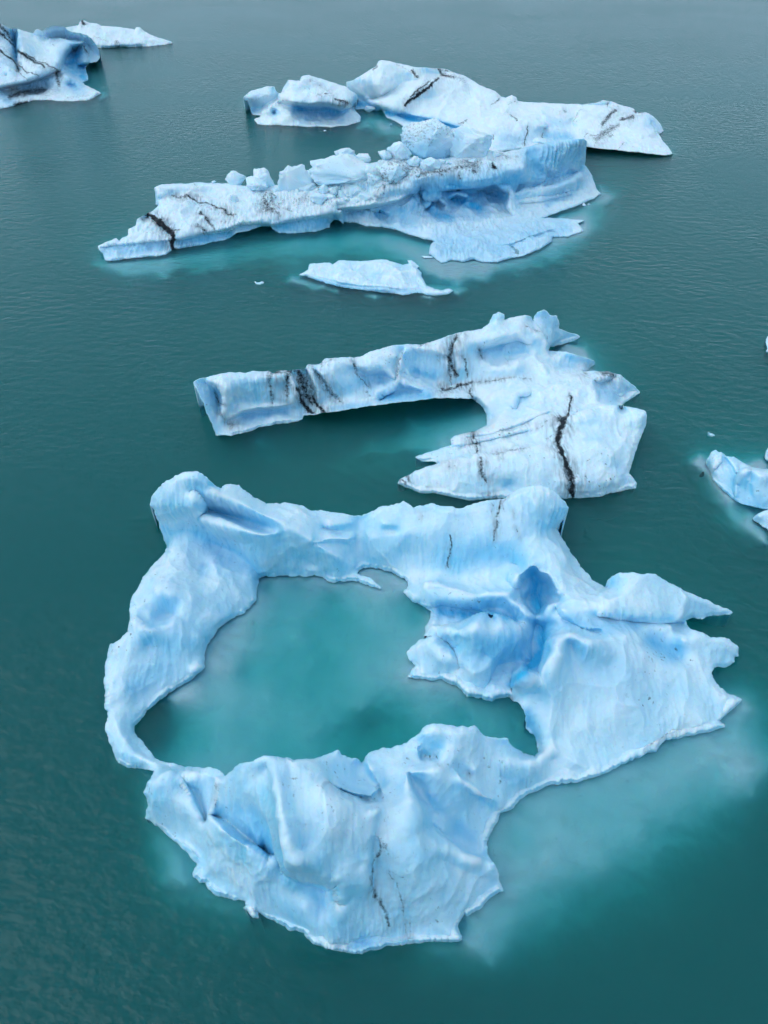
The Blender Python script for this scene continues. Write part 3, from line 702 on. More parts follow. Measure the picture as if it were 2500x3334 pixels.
for f_, pts in (('R1', [(1000,900,2.6),(1200,800,2.2),(1100,950,2.0),(880,920,1.6),(760,1120,0.9),(800,1050,1.3),(640,1200,1.4),(700,1250,1.5),(950,1250,2.0),(450,1320,1.2),(600,1400,2.4),(1550,1080,1.9),(1400,1000,3.4),(1250,1150,4.0),(1000,1120,3.6),(850,1150,3.2),(1180,900,3.4),(1300,780,3.2),(950,680,2.2),(1100,680,2.2),(1400,700,1.6),(1560,640,0.6),(1600,720,0.8),(300,1460,6),(330,1500,6.5),(900,1480,3.0),(1200,1450,3.2),(1450,1350,3.0),(600,1550,3.4),(1000,1580,3.8),(1000,800,1.9),(720,1000,1.0),(900,1060,2.4),(1350,1150,3.0),(1100,1300,3.4)]),
                ('R2', [(80,480,0.7),(150,600,2.2),(200,660,3.4),(150,960,1.8),(330,980,1.6),(250,1060,3.0),(430,1060,2.6),(560,1060,3.0),(640,1100,3.4),(660,1200,4.0),(400,1080,4.6),(0,1100,5),(100,1000,3.2),
                        (1500,1120,1.5),(1580,1100,2.2),(1640,1200,2.6),(1760,1260,3.6),(1760,1000,8),(1400,1200,1.1),(1300,1260,1.2),(1100,1320,1.3),(1200,1380,1.4),(1450,1300,1.8),(1600,1400,2.6),(1050,200,7.5),(1000,350,8),(1250,450,8.5),(1560,800,8)]),
                ('R4', [(1150,560,1.6),(1300,520,1.4),(1500,480,1.4),(1250,680,1.5),(1100,680,1.8),(1150,760,2.0),(1300,820,1.0),(1250,900,1.2),(1120,900,1.3),(1400,800,1.5),(1500,650,1.6),(1600,600,1.6),(1600,900,2.4),(1800,480,2.0),(1800,720,2.6),(1400,1000,3.0),(1200,1050,2.6),(1060,1080,1.7),(1000,1120,1.5),(1080,1180,2.0),(1000,1250,1.8),(880,1330,2.0),(1000,1400,3.0),(700,1340,3.4),(1200,1250,4.6),(500,1380,5.5),(200,1400,6.5),(0,1340,6),(900,1500,5),(600,1500,6)]),
                ('R3', [(480,850,2.0),(420,900,2.2),(500,960,2.0),(380,960,3.6),(560,1010,3.6),(330,760,4.2),(250,600,7),(700,1120,4.5),(900,1250,5.2),(1000,1300,5.0),(200,400,5),(100,350,6),(40,200,8)])):
    sub += fr(f_, pts)
for a in densify(outer, 60, True):
    if a[2] < 1 and (a[0] > 1500 and a[1] > 2000): sub.append((a[0], a[1], 1.0)); sub.append((a[0] + 26, a[1] + 22, 1.3))
    elif a[2] < 1: sub.append((a[0], a[1] - 10, 3.0))
for a in densify(hole, 60, True):
    if a[2] < 1 and a[0] < 1500 and a[1] < 2300: sub.append((a[0] + 6, a[1] + 4, 0.5))
submerged(ring, (330, 1500, 2660, 3420), sub, deep=17.5, seed=2.0)
f0 = lambda u, v: np.zeros_like(u)
for i, (u, v, w, h) in enumerate(((1702, 2752, 42, 26), (1817, 2646, 36, 18), (1796, 2748, 16, 9))):
    o = boulder('embedded_rock', ring, f0, u, v, w, h, 40 + i, kb=0, mat=ROCK)
    o.location.z = -2.0

# ================================================================== 2  C-shaped iceberg
cb = thing('iceberg', 'hook-shaped iceberg with long black-streaked arm, in the middle of the picture behind the ring', 'iceberg')
c_out = (
 fr('C1', [(58,550,118),(90,525,125),(180,505,125),(300,480,125),(420,485,120),(460,472,120),(570,475,115),(600,487,112),(650,470,112),(710,470,110),(750,465,110),(820,455,108),(830,432,114),(900,425,110),(920,420,112),(945,390,118),(1080,378,115),(1140,382,110),(1190,375,112),(1300,325,120),(1400,300,118),(1520,290,115),(1580,298,110)])
 + fr('C2', [(130,260,108),(200,240,112),(300,205,118),(400,180,120),(500,165,120),(540,132,128),(560,82,150),(595,66,156),(628,82,150),(630,112,130),(700,92,130),(770,83,130),(797,96,115),(802,125,100),(806,92,108),(830,65,122),(870,48,128),(905,85,105),(945,83,100),(958,120,80),(960,165,52),(1000,180,32),(1060,200,12),(1090,215,0),(1040,240,0),(960,262,0),(905,277,4),(900,295,12),(940,302,40),(1000,300,52),(1060,320,50),(1130,345,32),(1170,355,14),(1175,380,0),(1130,415,2),(1100,421,25),(1180,418,55),(1250,422,62),(1330,445,55),(1400,500,28),(1445,548,5),(1400,580,0),(1330,627,0),(1318,626,70),(1420,640,92),(1480,665,90),(1490,690,84),(1480,750,62),(1450,820,48),(1420,900,38),(1390,990,26),(1378,1035,20),(1410,1070,10),(1425,1095,0),(1420,1125,0),(1340,1140,0),(1260,1155,0),(1200,1175,0),(1100,1185,0),(1040,1185,0),(990,1190,0),(850,1192,0),(700,1185,0),(580,1185,0),(480,1192,0),(400,1198,0),(350,1188,0),(270,1165,0),(210,1152,0),(130,1158,0),(80,1135,0),(40,1115,0),(-13,1097,0),(0,1068,6),(50,1050,14),(100,1020,24),(180,985,28),(232,972,10),(130,960,0),(85,938,0),(150,915,6),(230,890,15),(308,862,20),(305,830,24),(330,810,26),(400,790,28),(480,770,24),(528,744,2),(520,690,0),(500,640,0),(455,600,2),(440,585,16),(420,585,32),(330,583,42),(200,585,46),(100,600,46),(0,607,46)])
 + fr('C1', [(1320,700,44),(1200,715,40),(1100,735,34),(950,755,26),(870,765,18),(805,772,10),(795,800,0),(760,815,0),(640,830,0),(520,850,0),(430,880,0),(350,902,2),(310,910,5),(275,902,5),(215,915,0),(185,830,28),(150,760,52),(130,690,78),(90,620,102)]))
c_l = [
 fr('C1', [(110,545,112),(160,535,122),(300,530,120),(450,520,114),(600,512,112),(700,505,104)]), fr('C1', [(180,560,102),(215,610,70),(235,680,42),(240,740,30)]), fr('C1', [(130,600,96),(170,700,66),(210,800,28)]),
 fr('C1', [(255,590,108),(275,640,88),(268,700,66),(250,750,46),(270,800,28)]), fr('C1', [(330,640,72),(330,700,46),(330,770,24)]), fr('C1', [(330,690,48),(450,700,44),(600,690,42),(700,690,40)]), fr('C1', [(330,815,8),(400,790,7),(500,772,6),(650,752,8),(740,740,10)]),
 fr('C1', [(570,540,98),(590,640,62),(600,690,40)]), fr('C1', [(720,480,108),(735,530,92),(770,610,66)]), fr('C1', [(780,490,96),(785,560,74),(800,640,46),(840,720,12)]), fr('C1', [(690,520,92),(690,600,64)]),
 fr('C1', [(840,470,110),(860,520,98),(890,570,80),(900,640,50),(920,700,24)]), fr('C1', [(900,470,96),(960,560,70),(1030,660,30)]), fr('C1', [(960,430,112),(1080,410,114),(1130,430,108)]), fr('C1', [(1150,430,98),(1170,490,80),(1220,560,50)]),
 fr('C1', [(1180,410,110),(1300,390,114),(1420,370,110)]), fr('C1', [(1240,520,58),(1300,520,54),(1350,560,42)]), fr('C1', [(1030,560,74),(1100,560,70),(1180,580,50)]), fr('C1', [(1060,660,36),(1250,640,38),(1400,555,62),(1440,540,62)]), fr('C1', [(1340,640,20),(1500,600,24),(1600,610,28)]),
 fr('C1', [(1440,520,68),(1450,420,96),(1480,340,112)]),
 fr('C2', [(20,330,94),(90,285,108),(200,300,104),(280,330,92),(300,400,62)]), fr('C2', [(100,400,52),(160,430,42),(230,450,36)]), fr('C2', [(20,430,50),(60,465,40),(200,505,28),(270,520,18)]), fr('C2', [(310,250,104),(315,320,82),(320,420,50),(310,490,26)]),
 fr('C2', [(370,240,114),(420,250,112),(560,240,112),(700,215,112),(820,200,98)]), fr('C2', [(360,330,80),(380,400,58)]), fr('C2', [(490,300,70),(600,300,62),(700,290,66),(780,275,72)]), fr('C2', [(480,355,62),(560,385,54),(680,375,54),(800,350,58),(870,400,46)]), fr('C2', [(740,170,118),(840,210,96),(880,270,62)]),
 fr('C2', [(280,520,14),(350,500,18),(430,485,24),(560,480,30),(700,465,34),(880,440,42)]), fr('C2', [(880,300,50),(870,380,42),(940,420,30),(1080,410,18)]), fr('C2', [(960,340,40),(1060,370,24)]),
 fr('C2', [(440,530,22),(530,640,14),(560,700,8)]), fr('C2', [(600,560,36),(720,560,40),(740,600,30),(680,650,20)]), fr('C2', [(850,560,56),(950,500,58),(1100,450,58)]), fr('C2', [(850,640,54),(950,640,62),(1050,600,66),(1160,560,64)]),
 fr('C2', [(1165,490,62),(1180,540,56),(1190,600,66)]), fr('C2', [(1220,540,36),(1300,600,6)]), fr('C2', [(1280,460,56),(1320,540,22),(1320,600,2)]), fr('C2', [(1200,625,74),(1260,622,86),(1310,628,90)]),
 fr('C2', [(1000,700,78),(1100,650,84),(1180,640,82),(1300,650,94)]), fr('C2', [(1010,720,74),(970,800,62),(950,880,56)]), fr('C2', [(1060,740,80),(1200,760,80),(1400,760,66)]), fr('C2', [(980,880,64),(1100,930,62),(1250,930,58),(1380,900,42)]), fr('C2', [(1060,960,56),(1200,1010,44),(1350,1000,28)]),
 fr('C2', [(230,968,14),(400,925,28),(560,915,34),(700,880,46),(860,845,56)]), fr('C2', [(240,920,16),(330,880,26),(460,850,34),(600,810,42),(760,770,52),(880,700,62)]), fr('C2', [(400,870,26),(560,845,34),(720,810,44)]), fr('C2', [(600,740,36),(740,690,44),(880,640,54)]),
 fr('C2', [(260,975,32),(450,940,46),(600,925,54),(850,885,64),(950,905,64)]), fr('C2', [(200,1060,18),(400,1075,28),(600,1070,32),(850,1060,34),(1000,1080,36),(1250,1080,30),(1380,1065,14)]), fr('C2', [(630,1120,8),(660,1100,14)]), fr('C2', [(1020,1000,44),(1040,1100,22)])]
c_ash = [(fr('C1', p, s), g) for p, s, g in [
 ([(775,470,34),(790,540,44),(820,620,44),(860,680,26)],0.5,0.75), ([(830,540,50),(850,640,44)],0.5,0.6), ([(760,600,12),(800,680,14),(840,730,18),(870,750,12)],0.6,1.0), ([(870,650,10),(890,700,10),(940,745,16)],0.6,0.95), ([(700,480,26),(700,560,20),(690,640,14)],0.6,0.62), ([(575,500,16),(580,570,16),(600,690,12)],0.6,0.55),
 ([(600,480,30),(680,475,30),(800,465,30)],0.55,0.62), ([(880,470,14),(950,550,16),(1000,620,16),(1050,680,12)],0.6,0.62), ([(960,600,20),(1000,640,20)],0.6,0.5), ([(1135,400,7),(1170,490,8),(1240,580,8)],0.6,0.6), ([(1470,350,5),(1445,420,5),(1445,520,4)],0.6,0.6), ([(250,760,10),(280,815,14),(330,840,22)],0.6,0.42), ([(200,630,6),(240,680,6),(265,700,5)],0.6,0.7), ([(1230,600,18),(1250,640,12)],0.6,0.4), ([(850,440,40),(1000,400,30)],0.4,0.3)]]
c_ash += [(fr('C2', p, s), g) for p, s, g in [
 ([(340,230,22),(315,270,20),(300,340,20),(310,400,14),(345,450,10)],0.6,0.75), ([(290,340,12),(310,470,12)],0.6,0.6), ([(385,350,10),(405,430,10),(410,460,8)],0.6,0.65), ([(265,530,12),(320,520,10),(350,505,8),(430,488,7)],0.7,0.85), ([(430,488,5),(600,478,4),(780,462,4)],0.7,0.55), ([(425,515,6),(420,540,6),(440,585,6)],0.7,0.8), ([(480,290,7),(485,330,7),(500,355,5)],0.6,0.6), ([(655,300,6),(650,370,5)],0.6,0.35),
 ([(1022,570,4),(1022,640,5),(1010,690,6),(990,720,18),(965,780,18),(950,840,14),(965,900,12),(990,950,8),(1005,990,14),(1030,1070,22),(1025,1140,14),(1040,1175,6)],0.8,1.1), ([(990,715,22),(960,720,12)],0.7,0.9), ([(960,690,10),(965,695,8)],0.7,0.7), ([(985,960,20),(1000,1060,20),(1030,1170,18)],0.7,0.35),
 ([(440,790,9),(448,830,7)],0.8,0.8), ([(440,860,14),(465,860,10)],0.8,0.9), ([(465,870,6),(466,920,5)],0.8,0.7), ([(495,950,10),(490,1010,16),(515,1060,14),(520,1090,8)],0.7,0.72), ([(40,1050,10),(55,1080,10)],0.7,0.7), ([(15,1075,8),(35,1100,8)],0.7,0.8),
 ([(1120,435,18),(1130,440,14)],0.7,0.45), ([(1220,440,16),(1280,440,14)],0.7,0.75), ([(560,920,5),(760,885,6)],0.7,0.45), ([(300,990,14),(330,1000,14)],0.7,0.3), ([(610,800,5),(780,740,5)],0.7,0.35), ([(520,840,5),(700,800,5),(860,760,4)],0.7,0.4), ([(890,820,8),(920,810,6)],0.7,0.45), ([(810,770,5),(940,700,5)],0.7,0.35), ([(130,265,14),(160,258,10)],0.6,0.4), ([(740,160,6),(850,190,5)],0.7,0.4), ([(300,480,6),(310,500,6)],0.7,0.5), ([(540,1165,12),(580,1185,10)],0.7,0.5), ([(610,930,6),(615,945,6)],0.7,0.4)]]
c_blue = [(fr('C1', p, s), g) for p, s, g in [([(400,780,26),(520,770,26),(680,745,22)],0.7,0.6), ([(200,620,40),(240,700,30)],0.6,0.4), ([(1200,540,50),(1300,530,60),(1360,560,40)],0.6,0.55), ([(1020,570,40),(1120,580,40)],0.6,0.3), ([(800,745,20),(780,780,16)],0.7,0.4), ([(1340,660,26),(1500,640,34),(1640,640,34)],0.7,0.75), ([(1000,730,14),(1250,700,14)],0.7,0.5)]]
c_blue += [(fr('C2', p, s), g) for p, s, g in [([(100,420,40),(200,440,40)],0.6,0.45), ([(490,300,30),(600,300,40),(740,280,34)],0.6,0.5), ([(740,590,26),(700,630,22)],0.7,0.45), ([(1220,550,40),(1290,600,30)],0.6,0.5), ([(940,390,20),(1040,390,24)],0.6,0.35), ([(1200,840,20),(1100,840,10)],0.5,0.2), ([(660,1110,26),(670,1130,16)],0.7,0.4), ([(820,90,30),(900,130,40)],0.6,0.25), ([(480,660,30),(540,700,20)],0.6,0.3), ([(1300,1000,40),(1350,1080,30)],0.6,0.3)]]
c_edges = [
 ('C1', [(150,540,120),(240,570,114),(275,640,92),(265,700,70),(250,760,48)], (-6,0), 18), ('C1', [(300,790,32),(400,745,36),(500,725,38),(640,715,38),(740,700,38)], (0,6), 18), ('C1', [(835,470,110),(870,540,92),(890,600,76),(895,660,50)], (-7,0), 18), ('C1', [(715,480,110),(745,560,88),(775,640,60)], (7,0), 14),
 ('C1', [(1150,440,102),(1240,480,84),(1350,470,84),(1420,520,72)], (0,6), 14), ('C1', [(1320,660,30),(1400,600,46),(1450,545,58),(1600,600,40)], (0,6), 10), ('C1', [(1440,530,66),(1450,420,98),(1490,330,112)], (-6,0), 10), ('C1', [(900,470,106),(960,560,76),(1020,640,42)], (-5,2), 8),
 ('C2', [(20,340,96),(30,400,72),(60,450,46),(200,500,30)], (6,-4), 10), ('C2', [(90,285,108),(200,300,104),(285,330,92)], (0,6), 8), ('C2', [(480,290,86),(580,255,92),(700,215,104),(780,250,86)], (0,6), 14), ('C2', [(560,385,58),(680,375,58),(780,340,64)], (0,-6), 12), ('C2', [(810,330,68),(870,395,54),(890,430,46)], (6,0), 14),
 ('C2', [(1160,480,64),(1190,600,66)], (6,0), 20), ('C2', [(1190,480,62),(1280,450,60)], (0,6), 14), ('C2', [(1010,700,80),(1060,690,84),(1120,650,88),(1220,622,92),(1310,626,94)], (-3,-6), 22), ('C2', [(300,870,24),(460,845,36),(600,812,44),(770,770,54)], (0,6), 5), ('C2', [(240,970,30),(450,935,48),(600,915,56),(730,885,60),(860,850,64)], (0,-5), 9), ('C2', [(690,650,34),(700,570,46),(770,560,46)], (5,4), 8), ('C2', [(360,240,116),(340,300,100),(350,400,62)], (-6,0), 10), ('C2', [(400,815,30),(560,790,40),(740,730,50),(900,660,60)], (0,5), 4)]
_, cf = ice_sheet('ice_body', cb, c_out, [], c_l, c_edges, step=2.8, rough=2.6, ash=c_ash, blue=c_blue, seed=4.0, whiteness=0.60, kscale=1.12, craggy=0.9, foot=8.0, fine=1.2)
sub = fr('C1', [(520,900,2.4),(480,960,2.6),(650,880,3.2),(850,850,8),(1000,820,8),(1200,770,8),(1400,740,7),(1100,900,4.5),(1000,1100,3.0),(700,1100,3.2),(1250,950,2.8),(1500,1000,2.2),(1600,900,2.2),(400,1050,4.5),(600,1250,5),(1000,1250,4.5),(1300,1250,4.5),(250,1000,6)])
sub += fr('C2', [(50,700,2.6),(300,700,2.6),(440,680,1.6),(200,780,2.0),(100,850,2.0),(250,850,1.2),(50,1000,3.2),(150,1200,3.0),(400,1230,3),(1000,250,0.5),(1050,270,0.9),(960,290,0.6),(1120,260,1.8),(1400,650,3),(1350,1180,2.8),(1150,1220,3.0),(1250,1280,4),(1430,1000,4)])
submerged(cb, (560, 1060, 2200, 1780), [(p[0], p[1], p[2] * 1.7 if p[2] > 1.5 else p[2]) for p in sub], deep=17.5, seed=3.0)

# ================================================================== 3  long iceberg with rubble and blue cliff
lb = thing('iceberg', 'long low iceberg strewn with ice rubble, ending in a fluted blue cliff', 'iceberg')
l_out = (
 fr('L1', [(30,585,25),(70,560,29),(130,540,32),(145,555,26),(165,535,34),(192,522,34),(195,492,46),(235,472,52),(240,440,58),(285,410,62),(320,395,64),(350,372,66),(365,345,70),(345,362,60),(340,310,82),(335,268,102),(375,250,104),(540,240,98),(650,240,94),(720,242,90),(800,255,84),(950,262,80),(1100,232,86),(1250,190,92),(1400,160,95),(1540,125,98)])
 + fr('L2', [(213,285,95),(300,265,95),(380,265,92),(500,285,84),(700,250,86),(820,235,86),(900,240,84),(1000,220,92),(1060,205,100),(1150,182,106),(1280,170,110),(1330,166,112),(1345,182,106),(1340,240,80),(1335,310,50),(1365,350,32),(1380,390,14),(1400,440,2),(1420,465,0),(1380,492,0),(1290,532,0),(1200,562,0),(1150,580,0),(1100,597,4),(1200,596,12),(1340,608,14),(1300,627,10),(1330,670,0),(1240,700,0),(1158,700,0),(1155,725,0),(1080,770,0),(1040,790,0),(960,810,0),(920,818,0),(860,835,0),(780,838,0),(730,820,0),(670,835,0),(610,825,0),(560,842,0),(520,815,0),(490,790,0),(500,740,0),(520,722,0),(470,712,0),(400,690,0),(290,655,0),(150,640,0),(100,622,0),(30,618,0)])
 + fr('L1', [(1358,478,0),(1350,455,8),(1330,440,14),(1305,442,14),(1288,460,6),(1284,484,0),(1200,505,0),(1080,515,0),(1010,510,0),(975,490,8),(960,475,14),(900,480,15),(850,500,12),(780,512,9),(745,540,0),(680,555,0),(600,575,0),(520,590,0),(440,600,0),(425,612,0),(400,630,0),(300,640,0),(200,650,0),(120,662,0),(70,660,0),(60,630,6),(45,610,16)]))
l_l = [
 fr('L1', [(60,580,25),(150,572,26),(250,562,27),(350,556,27),(432,545,26)]), fr('L1', [(470,545,24),(600,512,31),(740,490,30),(800,460,36),(870,456,32),(950,460,26),(1080,440,40),(1200,420,46),(1340,392,52)]),
 fr('L1', [(200,530,33),(300,510,34),(420,505,34)]), fr('L1', [(250,470,50),(340,470,46),(320,510,36),(400,490,38)]), fr('L1', [(345,440,56),(360,480,42)]), fr('L1', [(330,400,64),(400,440,54),(470,490,40),(500,520,34)]),
 fr('L1', [(370,350,72),(450,320,78),(700,350,68),(900,380,58)]), fr('L1', [(365,310,88),(380,270,100),(540,265,94),(750,280,84)]), fr('L1', [(500,400,58),(650,420,50),(800,400,52),(950,400,50)]), fr('L1', [(600,460,42),(740,440,44)]), fr('L1', [(1000,340,66),(1200,350,64),(1350,340,66)]), fr('L1', [(1050,400,52),(1250,385,56)]), fr('L1', [(860,320,72),(1000,300,74)]),
 fr('L1', [(1100,270,82),(1400,250,84),(1550,230,84)]), fr('L1', [(1500,360,62),(1560,300,74)]), fr('L1', [(1250,470,12),(1270,440,22)]), fr('L1', [(1000,470,22),(1100,480,16),(1200,470,18)]),
 fr('L2', [(0,530,52),(100,525,54),(210,495,58),(330,480,60),(405,455,66)]), fr('L2', [(0,480,62),(210,432,76),(400,392,84),(560,352,86),(700,345,86),(850,340,86),(1000,322,90),(1015,235,98)]), fr('L2', [(200,380,84),(450,330,88),(800,300,88),(980,270,92)]),
 fr('L2', [(430,412,72),(550,440,60),(600,420,64),(700,435,58),(850,420,60),(1000,400,62)]), fr('L2', [(60,580,16),(150,575,20),(230,575,16)]), fr('L2', [(250,540,40),(350,520,48),(400,500,54)]),
 fr('L2', [(430,470,44),(480,520,20),(520,560,8),(540,610,2)]), fr('L2', [(560,490,34),(580,540,16)]), fr('L2', [(600,490,28),(640,510,14),(650,560,6)]), fr('L2', [(720,470,36),(780,520,16),(850,540,12)]), fr('L2', [(690,500,26),(700,560,10)]), fr('L2', [(400,560,24),(420,620,10),(470,680,3)]), fr('L2', [(300,580,22),(340,640,8)]), fr('L2', [(350,610,4),(370,625,3)]),
 fr('L2', [(560,640,4),(700,610,6),(850,600,8),(1000,600,6)]), fr('L2', [(900,470,42),(930,470,46),(915,540,24),(950,590,8)]), fr('L2', [(960,480,36),(980,540,16)]),
 fr('L2', [(1040,320,76),(1080,380,60),(1000,440,44),(1120,440,38),(1230,400,44),(1330,340,44)]), fr('L2', [(1150,260,88),(1160,340,66)]), fr('L2', [(1280,240,88),(1270,330,60)]), fr('L2', [(1060,300,78),(1090,370,56)]), fr('L2', [(980,500,22),(1100,490,22),(1250,460,20),(1360,430,10)]), fr('L2', [(1000,560,8),(1150,530,8),(1300,500,6)]),
 fr('L2', [(1000,620,10),(1160,640,14),(1300,612,13)]), fr('L2', [(1165,660,12),(1070,690,12),(950,735,10),(940,700,15),(1060,660,15)]), fr('L2', [(1150,690,3),(1060,740,2),(940,780,2)]), fr('L2', [(650,680,14),(800,660,12),(930,690,16)]), fr('L2', [(640,720,8),(780,735,6),(900,740,10)]), fr('L2', [(560,760,5),(700,790,7),(850,800,4)]), fr('L2', [(560,830,3),(700,840,3)])]
l_ash = [(fr('L1', p, s), g) for p, s, g in [
 ([(288,405,7),(330,425,9),(370,455,11),(400,490,12),(435,510,12),(445,540,10),(425,570,9),(430,595,9),(460,618,14),(520,615,10)],0.8,1.5), ([(400,490,7),(470,500,6)],0.7,0.8), ([(430,310,5),(530,330,8),(640,360,7),(700,385,8),(765,430,9)],0.6,0.75), ([(590,405,12),(620,440,12),(660,490,9)],0.6,0.8), ([(570,475,10),(610,500,10)],0.6,0.7), ([(930,330,26),(940,380,30),(980,390,26),(1010,420,12)],0.6,0.62), ([(900,360,20),(1020,360,20)],0.6,0.45), ([(1030,380,6),(1080,400,5)],0.6,0.6), ([(260,430,6),(280,440,5)],0.6,0.6), ([(550,245,4),(570,260,4)],0.6,0.5), ([(500,340,22),(700,400,24)],0.7,0.25), ([(1300,340,40),(1100,350,40)],0.7,0.28), ([(1580,260,6),(1575,300,5)],0.6,0.6), ([(700,455,14),(780,420,12)],0.6,0.35)]]
l_ash += [(fr('L2', p, s), g) for p, s, g in [
 ([(300,340,60),(420,330,60)],0.6,0.45), ([(430,370,16),(560,345,18),(640,330,16),(750,325,16)],0.6,0.62), ([(650,310,20),(760,310,22)],0.6,0.4), ([(730,350,16),(745,355,12)],0.6,0.7), ([(838,330,10),(850,334,8)],0.8,1.1), ([(660,370,8),(670,385,5)],0.6,0.7), ([(220,440,5),(210,470,5)],0.6,0.5), ([(240,420,6),(330,400,6)],0.6,0.5), ([(880,260,10),(960,270,10)],0.6,0.45), ([(570,370,16),(520,360,14)],0.6,0.4), ([(0,470,30),(150,460,30)],0.6,0.25)]]
l_blue = [(fr('L2', p, s), g) for p, s, g in [
 ([(620,500,40),(700,520,40),(760,540,36)],0.8,0.9), ([(480,520,40),(540,580,40),(600,600,34)],0.8,0.85), ([(720,470,60),(800,470,60),(880,480,50)],0.7,0.75), ([(430,470,60),(560,450,60),(700,430,60),(850,400,56),(980,390,50)],0.8,0.8), ([(600,760,90),(900,740,90),(1200,650,60)],0.9,0.5), ([(400,620,60),(260,600,50)],0.8,0.45), ([(215,575,34),(240,570,30)],0.7,0.8), ([(40,585,30),(120,575,30),(330,540,40)],0.7,0.55), ([(1040,250,44),(1080,370,50)],0.9,0.65), ([(1150,240,60),(1180,380,70)],0.9,0.55), ([(1290,240,54),(1270,340,60)],0.9,0.5), ([(1090,400,30),(1180,400,30)],0.7,0.3), ([(1120,500,26),(1260,470,26)],0.7,0.35), ([(1130,530,16),(1180,500,14)],0.7,0.5), ([(960,760,26),(1080,730,26),(1200,680,30)],0.7,0.4), ([(800,740,26),(860,740,20)],0.7,0.35), ([(560,620,30),(620,600,30),(800,590,40)],0.7,0.45), ([(360,620,14),(420,660,14)],0.7,0.5)]]
l_blue += [(fr('L1', p, s), g) for p, s, g in [([(80,620,26),(200,610,28),(400,585,26)],0.8,0.55), ([(480,570,24),(620,545,26),(740,520,24)],0.8,0.75), ([(800,490,16),(950,475,14)],0.7,0.5), ([(1000,485,26),(1100,475,30),(1260,455,28)],0.8,0.75), ([(340,300,14),(350,350,12)],0.7,0.4), ([(1310,430,26),(1330,450,20)],0.7,0.7)]]
l_edges = [
 ('L1', [(470,545,26),(600,512,33),(740,490,32),(800,460,38),(870,456,34),(950,462,28)], (0,6), 6), ('L1', [(960,470,26),(1080,440,42),(1200,420,48),(1340,392,54)], (0,6), 6), ('L1', [(50,585,26),(150,572,28),(250,562,29),(432,546,28)], (0,5), 3), ('L1', [(290,400,64),(340,440,58),(395,490,46),(440,530,34)], (-5,3), 10), ('L1', [(370,345,74),(480,320,82),(640,330,78)], (0,-5), 5),
 ('L2', [(0,545,52),(200,528,56),(330,498,60),(410,450,68),(440,415,74)], (0,6), 16), ('L2', [(560,440,64),(700,432,64),(850,412,64),(900,450,56)], (0,6), 20), ('L2', [(470,540,30),(500,500,42),(545,490,44),(575,520,34)], (0,6), 14), ('L2', [(600,490,40),(640,465,50),(690,480,46)], (0,6), 16),
 ('L2', [(960,470,44),(1000,440,50),(1120,440,46),(1230,400,52),(1300,370,50)], (0,-6), 8), ('L2', [(980,510,26),(1100,500,26),(1250,465,26)], (0,6), 5), ('L2', [(1015,235,98),(1010,300,92),(1020,360,76)], (6,0), 8), ('L2', [(650,720,12),(780,745,12),(930,740,16),(1070,690,17),(1165,655,17)], (0,5), 5), ('L2', [(900,450,52),(930,462,50),(915,540,30),(945,590,12)], (-5,0), 12), ('L2', [(200,560,36),(230,550,38),(260,570,34)], (0,5), 12)]
def tall(p):
    t = min(max((p[0] - 900) / 450, 0), 1); g = 1 + 1.1 * t * t * (3 - 2 * t)
    if p[1] > 705 and p[0] > 1385: return (p[0], p[1], p[2] * 0.5)
    return (p[0], p[1], p[2] if p[2] < 40 else 40 + (p[2] - 40) * g)
l_out = [tall(p) for p in l_out]; l_l = [[tall(p) for p in l] for l in l_l]
def tall_edge(e):
    x0, y0, s_ = FR[e[0]]; pts = [tall(p) for p in fr(e[0], e[1])]
    return (e[0], [((p[0] - x0) * s_, (p[1] - y0) * s_, p[2]) for p in pts], e[2], e[3] * (1.5 if e[0] == 'L2' else 1))
l_edges = [tall_edge(e) for e in l_edges]
_, lf = ice_sheet('ice_body', lb, l_out, [], l_l, l_edges, step=2.5, rough=2.2, ash=l_ash, blue=l_blue, seed=7.0, flute=3.4, whiteness=0.64, amp=1.1, craggy=1.3)
sub = fr('L1', [(100,680,0.8),(200,690,0.9),(300,690,1.0),(250,720,1.6),(450,680,1.4),(600,640,2.2),(700,640,2.4),(850,600,3.0),(1000,580,2.4),(1100,560,1.8),(1250,540,1.8),(1400,520,2.2),(1500,560,1.4),(0,690,2.4),(400,760,2.2),(700,720,3.4),(1000,640,3.2),(200,800,4.5),(1200,640,3.4)])
sub += fr('L2', [(100,690,2.0),(250,700,0.9),(350,730,0.7),(420,760,0.6),(350,800,1.4),(200,780,3.0),(440,832,0.7),(480,860,0.5),(560,880,0.4),(650,865,0.35),(740,850,0.35),(480,900,0.9),(560,930,1.0),(700,900,0.7),(850,880,0.8),(960,840,0.9),(800,950,2.2),(1000,880,2.4),(650,980,2.2),(1150,770,1.0),(1250,720,0.9),(1360,690,1.2),(1400,650,2.4),(1430,480,0.5),(1480,470,0.9),(1420,420,1.0),(1350,520,0.9),(1200,590,0.7),(1520,480,2.4),(1400,560,3.5),(1200,850,4.0)])
submerged(lb, (240, 560, 2100, 1060), sub, deep=17.5, step=7.0, seed=5.0)
